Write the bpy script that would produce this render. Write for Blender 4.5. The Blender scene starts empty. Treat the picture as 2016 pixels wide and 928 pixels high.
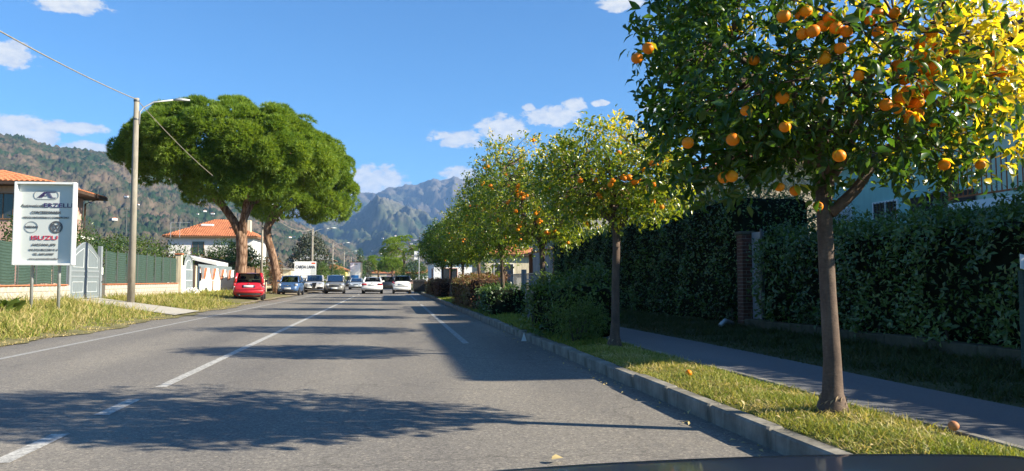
import bpy, math, random
import numpy as np
from mathutils import Vector, Matrix
R = math.radians
random.seed(7); rng = np.random.default_rng(11)
sc = bpy.context.scene
COL = sc.collection

# ------------------------------------------------------------------ camera
cam = bpy.data.cameras.new('camera'); cam.sensor_width = 36.0; cam.lens = 27.0
cam.clip_start = 0.05; cam.clip_end = 40000
camo = bpy.data.objects.new('camera', cam); COL.objects.link(camo)
camo.location = (0, 0, 1.15); camo.rotation_euler = (R(90 + 3.33), 0, R(-9.15))
sc.camera = camo
# ------------------------------------------------------------------ light
SUN_EL, SUN_AZ = 28.0, 110.0            # azimuth clockwise from the road's direction (+Y)
EXPO = 1.45
SKY = 0.052
w = bpy.data.worlds.new('World'); sc.world = w; w.use_nodes = True
def sky_world():
    nt = w.node_tree; N = nt.nodes; L = nt.links; N.clear()
    out = N.new('ShaderNodeOutputWorld'); bg = N.new('ShaderNodeBackground')
    sky = N.new('ShaderNodeTexSky'); sky.sky_type = 'NISHITA'; sky.sun_disc = False
    sky.sun_elevation = R(SUN_EL); sky.sun_rotation = R(SUN_AZ)
    sky.air_density = 1.0; sky.dust_density = 0.25; sky.ozone_density = 4.0
    bg.inputs[1].default_value = SKY
    tc = N.new('ShaderNodeTexCoord'); sep = N.new('ShaderNodeSeparateXYZ'); L.new(tc.outputs['Generated'], sep.inputs[0])
    def M(op, a, b=None, clamp=False):
        n = N.new('ShaderNodeMath'); n.operation = op; n.use_clamp = clamp
        for i, v in enumerate((a, b)):
            if v is None: continue
            if isinstance(v, (int, float)): n.inputs[i].default_value = v
            else: L.new(v, n.inputs[i])
        return n.outputs[0]
    az = M('MULTIPLY', M('ARCTAN2', sep.outputs[0], sep.outputs[1]), 57.2958)
    el = M('MULTIPLY', M('ARCSINE', sep.outputs[2]), 57.2958)
    blobs = [(-20.52, 9.83, 2.0, 0.42), (-24.0, 9.3, 2.3, 1.15), (-21.5, 17.6, 2.5, 0.7), (-24.4, 13.9, 1.6, 0.85), (8.5, 11.25, 1.9, 1.0),
             (5.2, 10.5, 2.2, 0.6), (12.2, 12.1, 2.2, 0.75), (13.9, 12.9, 0.9, 0.5), (17.36, 20.0, 1.7, 0.6), (-1.0, 6.9, 2.4, 1.6), (5.2, 7.8, 1.5, 0.6),
             (15.72, 13.04, 0.7, 0.25), (42.2, 16.1, 2.2, 1.5), (10.5, 12.8, 0.5, 0.3), (20.2, 12.4, 1.4, 0.6), (-19.9, 8.5, 1.7, 0.5),
             # the same kind of small fair-weather clouds all round, beyond the frame too
             (-48, 11, 4, 1.5), (60, 13, 4, 1.4), (80, 17, 3, 1.0), (-75, 14, 5, 1.6), (130, 12, 4, 1.3), (-120, 16, 5, 1.6), (170, 14, 5, 1.6), (-165, 22, 4, 1.2), (35, 27, 3, .8), (-20, 32, 3, .8)]
    best = None
    for a0, e0, ra, re in blobs:
        da = M('MULTIPLY', M('SUBTRACT', az, a0), 1 / ra); de = M('MULTIPLY', M('SUBTRACT', el, e0), 1 / re)
        v = M('SUBTRACT', 1.0, M('ADD', M('MULTIPLY', da, da), M('MULTIPLY', de, de)))
        best = v if best is None else M('MAXIMUM', best, v)
    best = M('MAXIMUM', best, -1.5)
    cmb = N.new('ShaderNodeCombineXYZ'); L.new(az, cmb.inputs[0]); L.new(M('MULTIPLY', el, 1.7), cmb.inputs[1])
    no = N.new('ShaderNodeTexNoise'); no.inputs['Scale'].default_value = .75; no.inputs['Detail'].default_value = 9; no.inputs['Roughness'].default_value = .66
    L.new(cmb.outputs[0], no.inputs['Vector'])
    dens = M('ADD', M('MULTIPLY', best, .75), M('MULTIPLY', M('SUBTRACT', no.outputs[0], .5), 3.4))
    mr = N.new('ShaderNodeMapRange'); mr.interpolation_type = 'SMOOTHSTEP'; L.new(dens, mr.inputs[0])
    mr.inputs[1].default_value = -.22; mr.inputs[2].default_value = .36; mr.inputs[3].default_value = 0; mr.inputs[4].default_value = .97
    no2 = N.new('ShaderNodeTexNoise'); no2.inputs['Scale'].default_value = 1.3; no2.inputs['Detail'].default_value = 6
    L.new(cmb.outputs[0], no2.inputs['Vector'])
    cr = N.new('ShaderNodeMix'); cr.data_type = 'RGBA'
    k = .34 / SKY
    cr.inputs[6].default_value = (.72 * k, .78 * k, .90 * k, 1); cr.inputs[7].default_value = (1.0 * k, 1.0 * k, .98 * k, 1)
    m2 = N.new('ShaderNodeMapRange'); L.new(M('ADD', no2.outputs[0], M('MULTIPLY', dens, .15)), m2.inputs[0]); m2.inputs[1].default_value = .4; m2.inputs[2].default_value = .72
    L.new(m2.outputs[0], cr.inputs[0])
    mx = N.new('ShaderNodeMix'); mx.data_type = 'RGBA'
    tn = N.new('ShaderNodeMix'); tn.data_type = 'RGBA'; tn.blend_type = 'MULTIPLY'; tn.inputs[0].default_value = 1.0; tn.inputs[7].default_value = (.60, 1.05, 1.36, 1); L.new(sky.outputs[0], tn.inputs[6])   # the deep clear-day blue of the photograph
    L.new(mr.outputs[0], mx.inputs[0]); L.new(tn.outputs[2], mx.inputs[6]); L.new(cr.outputs[2], mx.inputs[7])
    L.new(mx.outputs[2], bg.inputs[0]); L.new(bg.outputs[0], out.inputs[0])
sky_world()
sl = bpy.data.lights.new('sun', 'SUN'); sl.energy = 5.0; sl.angle = R(.53); sl.color = (1.0, .90, .72)
so = bpy.data.objects.new('sun', sl); COL.objects.link(so)
sdir = Vector((math.sin(R(SUN_AZ)) * math.cos(R(SUN_EL)), math.cos(R(SUN_AZ)) * math.cos(R(SUN_EL)), math.sin(R(SUN_EL))))
so.rotation_euler = (-sdir).to_track_quat('-Z', 'Y').to_euler(); so.location = (30, -10, 30)
vs = sc.view_settings; vs.view_transform = 'Standard'; vs.look = 'None'; vs.gamma = 1.0; vs.exposure = EXPO; vs.use_curve_mapping = False
sc.render.engine = 'CYCLES'; cy = sc.cycles
cy.use_denoising = True
cy.max_bounces = 6; cy.diffuse_bounces = 3; cy.glossy_bounces = 3; cy.transmission_bounces = 4; cy.transparent_max_bounces = 10; cy.volume_bounces = 0
cy.sample_clamp_indirect = 6.0; cy.caustics_reflective = False; cy.caustics_refractive = False

# ================================================================== helpers: materials
MATS = {}
def newmat(name):
    m = bpy.data.materials.new(name); m.use_nodes = True; nt = m.node_tree
    b = nt.nodes['Principled BSDF']; MATS[name] = m
    return m, nt, nt.nodes, nt.links, b
def ramp(N, stops):
    r = N.new('ShaderNodeValToRGB'); e = r.color_ramp.elements
    while len(e) < len(stops): e.new(.5)
    for i, (p, c) in enumerate(stops): e[i].position = p; e[i].color = (*c, 1)
    return r
def noise(N, L, scale, detail=4, rough=.55, coord='Object', stretch=None):
    tc = N.new('ShaderNodeTexCoord'); n = N.new('ShaderNodeTexNoise')
    n.inputs['Scale'].default_value = scale; n.inputs['Detail'].default_value = detail; n.inputs['Roughness'].default_value = rough
    if stretch:
        mp = N.new('ShaderNodeMapping'); mp.inputs['Scale'].default_value = stretch; L.new(tc.outputs[coord], mp.inputs[0]); L.new(mp.outputs[0], n.inputs['Vector'])
    else: L.new(tc.outputs[coord], n.inputs['Vector'])
    return n.outputs[0]
def mixc(N, L, f, a, b, mode='MIX'):
    m = N.new('ShaderNodeMix'); m.data_type = 'RGBA'; m.blend_type = mode
    for i, v in ((0, f), (6, a), (7, b)):
        if isinstance(v, (int, float)): m.inputs[i].default_value = v
        elif isinstance(v, tuple): m.inputs[i].default_value = (*v, 1)
        else: L.new(v, m.inputs[i])
    return m.outputs[2]
def bump(N, L, b, h, strength=.3, dist=.02):
    bp = N.new('ShaderNodeBump'); bp.inputs['Strength'].default_value = strength; bp.inputs['Distance'].default_value = dist
    L.new(h, bp.inputs['Height']); L.new(bp.outputs[0], b.inputs['Normal'])
def plain(name, col, rough=.5, metal=0, var=.12, scale=6, spec=.4, bmp=0, bscale=60, coat=0):
    m, nt, N, L, b = newmat(name)
    n = noise(N, L, scale, 6)
    r = ramp(N, [(.3, tuple(c * (1 - var) for c in col)), (.7, tuple(min(1, c * (1 + var)) for c in col))]); L.new(n, r.inputs[0])
    L.new(r.outputs[0], b.inputs['Base Color']); b.inputs['Roughness'].default_value = rough; b.inputs['Metallic'].default_value = metal
    b.inputs['Specular IOR Level'].default_value = spec; b.inputs['Coat Weight'].default_value = coat
    if bmp: bump(N, L, b, noise(N, L, bscale, 4), bmp, .01)
    return m
def leafmat(name, stops, tr=.35, rough=.4, trc=1.6, spec=.4):
    m, nt, N, L, b = newmat(name)
    at = N.new('ShaderNodeAttribute'); at.attribute_name = 'tint'
    ge = N.new('ShaderNodeNewGeometry')
    ma = N.new('ShaderNodeMath'); ma.operation = 'MULTIPLY_ADD'; L.new(ge.outputs['Random Per Island'], ma.inputs[0]); ma.inputs[1].default_value = .22; L.new(at.outputs['Fac'], ma.inputs[2])
    r = ramp(N, stops); L.new(ma.outputs[0], r.inputs[0]); L.new(r.outputs[0], b.inputs['Base Color'])
    b.inputs['Roughness'].default_value = rough; b.inputs['Specular IOR Level'].default_value = spec
    t = N.new('ShaderNodeBsdfTranslucent'); L.new(mixc(N, L, 1.0, r.outputs[0], (trc, trc * .95, trc * .45), 'MULTIPLY'), t.inputs[0])
    mx = N.new('ShaderNodeMixShader'); mx.inputs[0].default_value = tr; L.new(b.outputs[0], mx.inputs[1]); L.new(t.outputs[0], mx.inputs[2])
    L.new(mx.outputs[0], N['Material Output'].inputs[0])
    return m

# ================================================================== helpers: meshes
class MB:
    def __init__(s): s.v = []; s.f = []
    def add(s, V, F):
        o = len(s.v); s.v += [tuple(p) for p in V]; s.f += [tuple(i + o for i in q) for q in F]; return s
    def box(s, x0, x1, y0, y1, z0, z1):
        return s.add([(x0, y0, z0), (x1, y0, z0), (x1, y1, z0), (x0, y1, z0), (x0, y0, z1), (x1, y0, z1), (x1, y1, z1), (x0, y1, z1)],
                     [(0, 3, 2, 1), (4, 5, 6, 7), (0, 1, 5, 4), (1, 2, 6, 5), (2, 3, 7, 6), (3, 0, 4, 7)])
    def bbox(s, x0, x1, y0, y1, z0, z1, c=.01):     # box with chamfered edges
        xs = (x0, x0 + c, x1 - c, x1); ys = (y0, y0 + c, y1 - c, y1); V = []
        for z, k in ((z0, 1), (z0 + c, 0), (z1 - c, 0), (z1, 1)):
            a, b_, d, e = (x0 + c * k, x1 - c * k, y0 + c * k, y1 - c * k)
            V += [(a + c, d, z), (b_ - c, d, z), (b_, d + c, z), (b_, e - c, z), (b_ - c, e, z), (a + c, e, z), (a, e - c, z), (a, d + c, z)]
        F = [tuple(range(7, -1, -1)), tuple(range(24, 32))]
        for r in range(3):
            for i in range(8): F.append((r * 8 + i, r * 8 + (i + 1) % 8, r * 8 + 8 + (i + 1) % 8, r * 8 + 8 + i))
        return s.add(V, F)
    def prism(s, poly, axis, a, b):                 # polygon (2d) extruded along an axis
        def P(p, t): return {'x': (t, p[0], p[1]), 'y': (p[0], t, p[1]), 'z': (p[0], p[1], t)}[axis]
        n = len(poly)
        return s.add([P(p, a) for p in poly] + [P(p, b) for p in poly], [tuple(range(n - 1, -1, -1)), tuple(range(n, 2 * n))] + [(i, (i + 1) % n, n + (i + 1) % n, n + i) for i in range(n)])
    def tube(s, pts, rad, n=8, cap=True):
        pts = [Vector(p) for p in pts]; rings = []
        if not isinstance(rad, (list, tuple)): rad = [rad] * len(pts)
        ref = Vector((0, 0, 1))
        for i, p in enumerate(pts):
            d = (pts[min(i + 1, len(pts) - 1)] - pts[max(i - 1, 0)]).normalized()
            if abs(d.dot(ref)) > .95: ref = Vector((1, 0, 0)) if abs(d.x) < .9 else Vector((0, 1, 0))
            a = d.cross(ref).normalized(); b = a.cross(d).normalized()
            rings.append([p + rad[i] * (a * math.cos(t) + b * math.sin(t)) for t in [2 * math.pi * k / n for k in range(n)]])
        V = [q for r in rings for q in r]; F = []
        for i in range(len(pts) - 1):
            for k in range(n): F.append((i * n + k, i * n + (k + 1) % n, (i + 1) * n + (k + 1) % n, (i + 1) * n + k))
        if cap: F += [tuple(range(n - 1, -1, -1)), tuple(range((len(pts) - 1) * n, len(pts) * n))]
        return s.add(V, F)
    def lathe(s, prof, n=20, axis='z', c=(0, 0, 0)):  # prof: (radius, height)
        V = []; F = []
        for r, h in prof:
            for k in range(n):
                t = 2 * math.pi * k / n; q = (r * math.cos(t), r * math.sin(t), h)
                if axis == 'x': q = (q[2], q[0], q[1])
                if axis == 'y': q = (q[0], q[2], q[1])
                V.append((q[0] + c[0], q[1] + c[1], q[2] + c[2]))
        m = len(prof)
        for i in range(m - 1):
            for k in range(n): F.append((i * n + k, i * n + (k + 1) % n, (i + 1) * n + (k + 1) % n, (i + 1) * n + k))
        F += [tuple(range(n - 1, -1, -1)), tuple(range((m - 1) * n, m * n))]
        return s.add(V, F)
    def grid(s, fn, nu, nv):
        V = [fn(i / nu, j / nv) for i in range(nu + 1) for j in range(nv + 1)]
        F = [(i * (nv + 1) + j, (i + 1) * (nv + 1) + j, (i + 1) * (nv + 1) + j + 1, i * (nv + 1) + j + 1) for i in range(nu) for j in range(nv)]
        return s.add(V, F)
    def mesh(s, name): 
        me = bpy.data.meshes.new(name); me.from_pydata(s.v, [], s.f); me.update(); return me
    def build(s, name, mat, parent=None, smooth=False, loc=None):
        return link(name, s.mesh(name), mat, parent, smooth, loc)
def link(name, me, mat, parent=None, smooth=False, loc=None, rot=None):
    if mat is not None and not me.materials: me.materials.append(mat if not isinstance(mat, str) else MATS[mat])
    if smooth: me.polygons.foreach_set('use_smooth', [True] * len(me.polygons))
    o = bpy.data.objects.new(name, me); COL.objects.link(o)
    if parent: o.parent = parent
    if loc is not None: o.location = loc
    if rot is not None: o.rotation_euler = rot
    return o
def fmesh(name, V, T, tint=None):                   # fast mesh from arrays, T (m,3) or (m,4)
    me = bpy.data.meshes.new(name); V = np.asarray(V, np.float32).reshape(-1, 3); T = np.asarray(T, np.int32)
    k = T.shape[1]; me.vertices.add(len(V)); me.vertices.foreach_set('co', V.ravel())
    me.loops.add(T.size); me.loops.foreach_set('vertex_index', T.ravel())
    me.polygons.add(len(T)); me.polygons.foreach_set('loop_start', np.arange(len(T), dtype=np.int32) * k); me.polygons.foreach_set('loop_total', np.full(len(T), k, np.int32))
    if tint is not None:
        a = me.attributes.new('tint', 'FLOAT', 'POINT'); a.data.foreach_set('value', np.asarray(tint, np.float32).ravel())
    me.update(calc_edges=True); return me
def thing(name, label, cat, loc=(0, 0, 0), rotz=0, group=None):
    o = bpy.data.objects.new(name, None); COL.objects.link(o); o.empty_display_size = .2
    o.location = loc; o.rotation_euler = (0, 0, R(rotz)); tag(o, label, cat, group); return o
def tag(o, label, cat=None, group=None, kind=None):
    o['label'] = label
    if cat: o['category'] = cat; o['kind'] = 'thing'
    if group: o['group'] = group
    if kind: o['kind'] = kind
    return o
def struct(o, label): o['kind'] = 'structure'; o['label'] = label; return o
def nrm(a): return a / np.maximum(np.linalg.norm(a, axis=-1, keepdims=True), 1e-9)
LEAF_LO = (np.array([(0, 0, 0), (.45, -.5, .10), (1, 0, -.16), (.45, .5, .10), (.5, 0, 0)]), [(0, 4, 1), (1, 4, 2), (4, 3, 2), (0, 3, 4)])
LEAF_CURL = (np.array([(0, 0, 0), (.22, -.30, .10), (.55, -.40, .08), (.86, 0, -.42), (.55, .40, .08), (.22, .30, .10), (.25, 0, .0), (.6, 0, -.10)]),
           [(0, 6, 1), (1, 6, 7), (1, 7, 2), (2, 7, 3), (7, 4, 3), (6, 5, 4), (6, 4, 7), (0, 5, 6)])
LEAF_HI = (np.array([(0, 0, 0), (.22, -.36, .07), (.58, -.5, .06), (1, 0, -.20), (.58, .5, .06), (.22, .36, .07), (.25, 0, .01), (.6, 0, -.03)]),
           [(0, 6, 1), (1, 6, 7), (1, 7, 2), (2, 7, 3), (7, 4, 3), (6, 5, 4), (6, 4, 7), (0, 5, 6)])
def leaves(P, D, U, S, wr=.42, tint=None, tpl=LEAF_LO):
    n = len(P); T = nrm(D); B = nrm(np.cross(U, T)); Nn = np.cross(T, B); t, F = tpl
    S = np.broadcast_to(np.asarray(S, float), (n,))
    V = P[:, None] + S[:, None, None] * (t[None, :, 0:1] * T[:, None] + t[None, :, 1:2] * wr * B[:, None] + t[None, :, 2:3] * Nn[:, None])
    F = np.array(F)[None] + (np.arange(n) * len(t))[:, None, None]
    ti = np.repeat(np.zeros(n) if tint is None else tint, len(t))
    return V.reshape(-1, 3), F.reshape(-1, 3), ti
def joinarr(parts):
    V = []; F = []; T = []; o = 0
    for v, f, t in parts: V.append(v); F.append(f + o); T.append(t); o += len(v)
    return np.concatenate(V), np.concatenate(F), np.concatenate(T)
def rdir(n): return nrm(rng.normal(size=(n, 3)))
def vnoise(P, s=1.0, seed=0):                        # cheap smooth 3-d noise of sines
    r = np.random.default_rng(seed); out = 0
    for k in range(6):
        d = r.normal(size=3); d /= np.linalg.norm(d); fq = s * (.7 + .9 * r.random() + .5 * k); out = out + np.sin(P @ d * fq + r.random() * 6.28) / (1 + .5 * k)
    return out / 2.6

# ================================================================== materials
def m_asphalt(name, c, sp, tracks=False):
    m, nt, N, L, b = newmat(name)
    n1 = noise(N, L, 55, 3, .7); n2 = noise(N, L, .55, 5, .6, stretch=(1, .25, 1)); n3 = noise(N, L, 150, 2, .8)
    r1 = ramp(N, [(.33, tuple(x * (1 - sp) for x in c)), (.5, c), (.72, tuple(x * (1 + sp * 1.4) for x in c))]); L.new(n1, r1.inputs[0])
    r2 = ramp(N, [(.3, (.80, .80, .82)), (.7, (1.16, 1.13, 1.08))]); L.new(n2, r2.inputs[0])
    cc = mixc(N, L, 1, r1.outputs[0], r2.outputs[0], 'MULTIPLY')
    r3 = ramp(N, [(.3, (.45, .45, .47)), (.5, (1, 1, 1)), (.68, (1.8, 1.75, 1.65))]); L.new(n3, r3.inputs[0])
    cc = mixc(N, L, .7, cc, r3.outputs[0], 'MULTIPLY')
    # cracks
    tc = N.new('ShaderNodeTexCoord'); vo = N.new('ShaderNodeTexVoronoi'); vo.feature = 'DISTANCE_TO_EDGE'; vo.inputs['Scale'].default_value = .33
    ds = N.new('ShaderNodeMix'); ds.data_type = 'RGBA'; ds.blend_type = 'ADD'; ds.inputs[0].default_value = .9
    no = N.new('ShaderNodeTexNoise'); no.inputs['Scale'].default_value = 1.4; no.inputs['Detail'].default_value = 6
    L.new(tc.outputs['Object'], no.inputs['Vector']); L.new(tc.outputs['Object'], ds.inputs[6]); L.new(no.outputs[1], ds.inputs[7]); L.new(ds.outputs[2], vo.inputs['Vector'])
    rc = ramp(N, [(0, (.55, .55, .55)), (.008, (1, 1, 1))]); L.new(vo.outputs[0], rc.inputs[0])
    cc = mixc(N, L, .55 if tracks else .2, cc, rc.outputs[0], 'MULTIPLY')
    if tracks:
        va = N.new('ShaderNodeTexVoronoi'); va.inputs['Scale'].default_value = 52; L.new(tc.outputs['Object'], va.inputs['Vector']); sv = N.new('ShaderNodeSeparateColor'); L.new(va.outputs['Color'], sv.inputs[0])
        ra = ramp(N, [(0, (.72, .72, .73)), (.5, (1, 1, 1)), (.85, (1.08, 1.07, 1.05)), (1, (1.5, 1.46, 1.4))]); L.new(sv.outputs[0], ra.inputs[0]); cc = mixc(N, L, 1, cc, ra.outputs[0], 'MULTIPLY')
        # wheel tracks worn darker, and old patches
        sx = N.new('ShaderNodeSeparateXYZ'); L.new(tc.outputs['Object'], sx.inputs[0]); si = N.new('ShaderNodeMath'); si.operation = 'SINE'; mu = N.new('ShaderNodeMath'); mu.operation = 'MULTIPLY_ADD'; L.new(sx.outputs[0], mu.inputs[0]); mu.inputs[1].default_value = 3.6; mu.inputs[2].default_value = .6; L.new(mu.outputs[0], si.inputs[0])
        nw = noise(N, L, .8, 5, .6, stretch=(1, .15, 1)); ad = N.new('ShaderNodeMath'); ad.operation = 'MULTIPLY_ADD'; L.new(nw, ad.inputs[0]); ad.inputs[1].default_value = 2.4; L.new(si.outputs[0], ad.inputs[2])
        rt_ = ramp(N, [(.1, (1.06, 1.05, 1.03)), (1, (.86, .86, .87))]); ms = N.new('ShaderNodeMath'); ms.operation = 'MULTIPLY'; L.new(ad.outputs[0], ms.inputs[0]); ms.inputs[1].default_value = .42; L.new(ms.outputs[0], rt_.inputs[0]); cc = mixc(N, L, 1, cc, rt_.outputs[0], 'MULTIPLY')
        no4 = noise(N, L, .9, 7, .7); ro = ramp(N, [(.60, (1, 1, 1)), (.70, (.74, .74, .75))]); L.new(no4, ro.inputs[0]); cc = mixc(N, L, .8, cc, ro.outputs[0], 'MULTIPLY'); no5 = noise(N, L, .6, 7, .72); ro2 = ramp(N, [(.62, (1, 1, 1)), (.72, (1.22, 1.19, 1.14))]); L.new(no5, ro2.inputs[0]); cc = mixc(N, L, .9, cc, ro2.outputs[0], 'MULTIPLY')
    L.new(cc, b.inputs['Base Color']); b.inputs['Roughness'].default_value = .82; b.inputs['Specular IOR Level'].default_value = .3
    bump(N, L, b, n3, .35, .006); return m
m_asphalt('asphalt', (.182, .172, .155), .30, True)
m_asphalt('path_asphalt', (.115, .118, .125), .08)
def m_ground(name, stops, scale, bmp=.5):
    m, nt, N, L, b = newmat(name); n = noise(N, L, scale, 8, .65); r = ramp(N, stops); L.new(n, r.inputs[0]); L.new(r.outputs[0], b.inputs['Base Color'])
    b.inputs['Roughness'].default_value = .95; b.inputs['Specular IOR Level'].default_value = .1; bump(N, L, b, noise(N, L, scale * 8, 5), bmp, .03); return m
m_ground('soil', [(.3, (.10, .085, .045)), (.5, (.16, .15, .07)), (.7, (.22, .19, .10))], 2.2)
m_ground('strip_soil', [(.3, (.07, .075, .03)), (.5, (.13, .14, .05)), (.72, (.20, .17, .09))], 4)
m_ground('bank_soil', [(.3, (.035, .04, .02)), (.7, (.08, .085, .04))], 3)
m_ground('field', [(.3, (.07, .08, .035)), (.5, (.10, .10, .05)), (.7, (.14, .13, .07))], .05)
m_ground('gravel_dirt', [(.3, (.20, .16, .11)), (.55, (.30, .25, .18)), (.75, (.38, .33, .26))], 5)
def m_concrete(name, c, var=.18, scale=2.5, streak=True, stain=(.35, .34, .32)):
    m, nt, N, L, b = newmat(name); n = noise(N, L, scale, 8, .65); r = ramp(N, [(.3, tuple(x * (1 - var) for x in c)), (.7, tuple(x * (1 + var) for x in c))]); L.new(n, r.inputs[0]); cc = r.outputs[0]
    if streak:
        s = noise(N, L, 1.0, 6, .7, stretch=(7, 7, .9)); rs = ramp(N, [(.45, (1, 1, 1)), (.72, stain)]); L.new(s, rs.inputs[0]); cc = mixc(N, L, .7, cc, rs.outputs[0], 'MULTIPLY')
    L.new(cc, b.inputs['Base Color']); b.inputs['Roughness'].default_value = .9; b.inputs['Specular IOR Level'].default_value = .2
    bump(N, L, b, noise(N, L, 90, 4), .3, .006); return m
m_concrete('kerb_concrete', (.22, .205, .175), .38, 4.5, True, (.30, .28, .23))
m_concrete('block', (.40, .37, .32), .2, 2.0, True, (.4, .38, .34)); m_concrete('pole_concrete', (.28, .255, .21), .12, 3); m_concrete('drive', (.42, .39, .33), .15, 2, False)
m_concrete('white_wall', (.80, .80, .78), .04, 1.5, True, (.86, .84, .80)); m_concrete('cream_wall', (.62, .55, .40), .06, 1.5); m_concrete('pink_wall', (.55, .36, .30), .06, 1.5)
m_concrete('teal_wall', (.36, .60, .54), .05, 1.2, True, (.8, .8, .8)); m_concrete('mint_wall', (.60, .70, .55), .05, 1.2, True, (.8, .8, .8)); m_concrete('old_wall', (.075, .072, .05), .4, 2.5); m_concrete('yellow_wall', (.62, .48, .18), .06, 1.5); m_concrete('grey_wall', (.35, .35, .34), .1, 1.5)
plain('terracotta', (.42, .15, .07), .8, var=.25, scale=4); plain('roof_tile', (.42, .155, .07), .8, var=.3, scale=1.4)
plain('brick', (.09, .04, .028), .9, var=.35, scale=9, bmp=.4); plain('mortar', (.22, .20, .17), .95)
plain('dark_wood', (.055, .035, .025), .7, var=.3); plain('brown_wood', (.16, .085, .045), .7, var=.3); plain('rust_paint', (.40, .11, .03), .6, var=.2, scale=20)
def m_paint(name, c, wear=.5):
    m, nt, N, L, b = newmat(name); n = noise(N, L, 14, 8, .75); n2 = noise(N, L, 90, 3, .8)
    r = ramp(N, [(.34, (.16, .155, .145)), (.34 + wear * .22, c)]); L.new(n, r.inputs[0]); r2 = ramp(N, [(.3, (.55, .55, .55)), (.55, (1, 1, 1))]); L.new(n2, r2.inputs[0])
    L.new(mixc(N, L, 1, r.outputs[0], r2.outputs[0], 'MULTIPLY'), b.inputs['Base Color']); b.inputs['Roughness'].default_value = .8
m_paint('line_paint', (.56, .545, .50), 1.15); m_paint('line_worn', (.40, .395, .37), 1.0)
plain('galv', (.42, .44, .45), .5, .6, var=.15, scale=8); plain('steel_dark', (.10, .105, .11), .5, .4); plain('gate_metal', (.22, .25, .27), .5, .1, var=.05); plain('gate_panel', (.15, .18, .195), .55, .0, var=.06); plain('gate_trim', (.50, .54, .56), .45)
plain('grey_gate', (.25, .27, .29), .5, .2); plain('glass_grey', (.22, .27, .30), .15, 0, spec=.6)
plain('sign_white', (.60, .63, .61), .25, 0, var=.02, scale=1, spec=.5); plain('sign_frame', (.80, .81, .80), .4, .0, var=.04); plain('white', (.80, .80, .78), .5, var=.03); plain('blue_sign', (.02, .17, .52), .4, var=.03)
plain('ink_purple', (.05, .03, .12), .4, var=.03); plain('ink_grey', (.09, .09, .10), .4, var=.03); plain('ink_light', (.30, .31, .33), .4, var=.03); plain('ink_red', (.50, .02, .06), .4, var=.03); plain('ink_orange', (.70, .10, .03), .4)
plain('black', (.012, .012, .013), .5, var=.1); plain('tyre', (.018, .018, .018), .85, var=.2); plain('rim', (.45, .46, .47), .3, .9); plain('rim_dark', (.10, .10, .11), .4, .6); plain('plastic', (.03, .03, .032), .6); plain('seat_fabric', (.06, .065, .08), .9)
plain('plate', (.72, .74, .72), .4, var=.03); plain('plate_blue', (.02, .06, .35), .4); plain('lamp_red', (.35, .01, .015), .15, spec=.7, coat=.6); plain('lamp_clear', (.62, .64, .66), .08, .35, spec=.8, coat=.8); plain('chrome', (.7, .7, .72), .12, 1.0)
def m_car(name, c, metal=0):
    m, nt, N, L, b = newmat(name); n = noise(N, L, 3, 5); r = ramp(N, [(.3, tuple(x * .93 for x in c)), (.7, tuple(x * 1.05 for x in c))]); L.new(n, r.inputs[0]); L.new(r.outputs[0], b.inputs['Base Color'])
    b.inputs['Roughness'].default_value = .38; b.inputs['Metallic'].default_value = metal; b.inputs['Coat Weight'].default_value = .8; b.inputs['Coat Roughness'].default_value = .06
for n_, c_, k_ in (('car_red', (.48, .012, .022), 0), ('car_blue', (.055, .12, .26), .3), ('car_silver', (.46, .46, .46), .25), ('car_grey', (.20, .20, .19), .25), ('car_white', (.74, .74, .72), 0), ('car_dark', (.02, .022, .028), .2), ('car_navy', (.008, .012, .028), .1), ('car_lightblue', (.36, .40, .43), .2)): m_car(n_, c_, k_)
def m_glass():
    m, nt, N, L, b = newmat('car_glass'); t = N.new('ShaderNodeBsdfTransparent'); t.inputs[0].default_value = (.26, .31, .31, 1); g = N.new('ShaderNodeBsdfGlossy'); g.inputs['Roughness'].default_value = .03
    fr = N.new('ShaderNodeFresnel'); fr.inputs[0].default_value = 1.22; mx = N.new('ShaderNodeMixShader'); hf = N.new('ShaderNodeMath'); hf.operation = 'MULTIPLY'; hf.inputs[1].default_value = .55; L.new(fr.outputs[0], hf.inputs[0]); L.new(hf.outputs[0], mx.inputs[0]); L.new(t.outputs[0], mx.inputs[1]); L.new(g.outputs[0], mx.inputs[2]); L.new(mx.outputs[0], N['Material Output'].inputs[0])
m_glass(); plain('pane', (.03, .035, .04), .08, 0, spec=.8)
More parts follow.
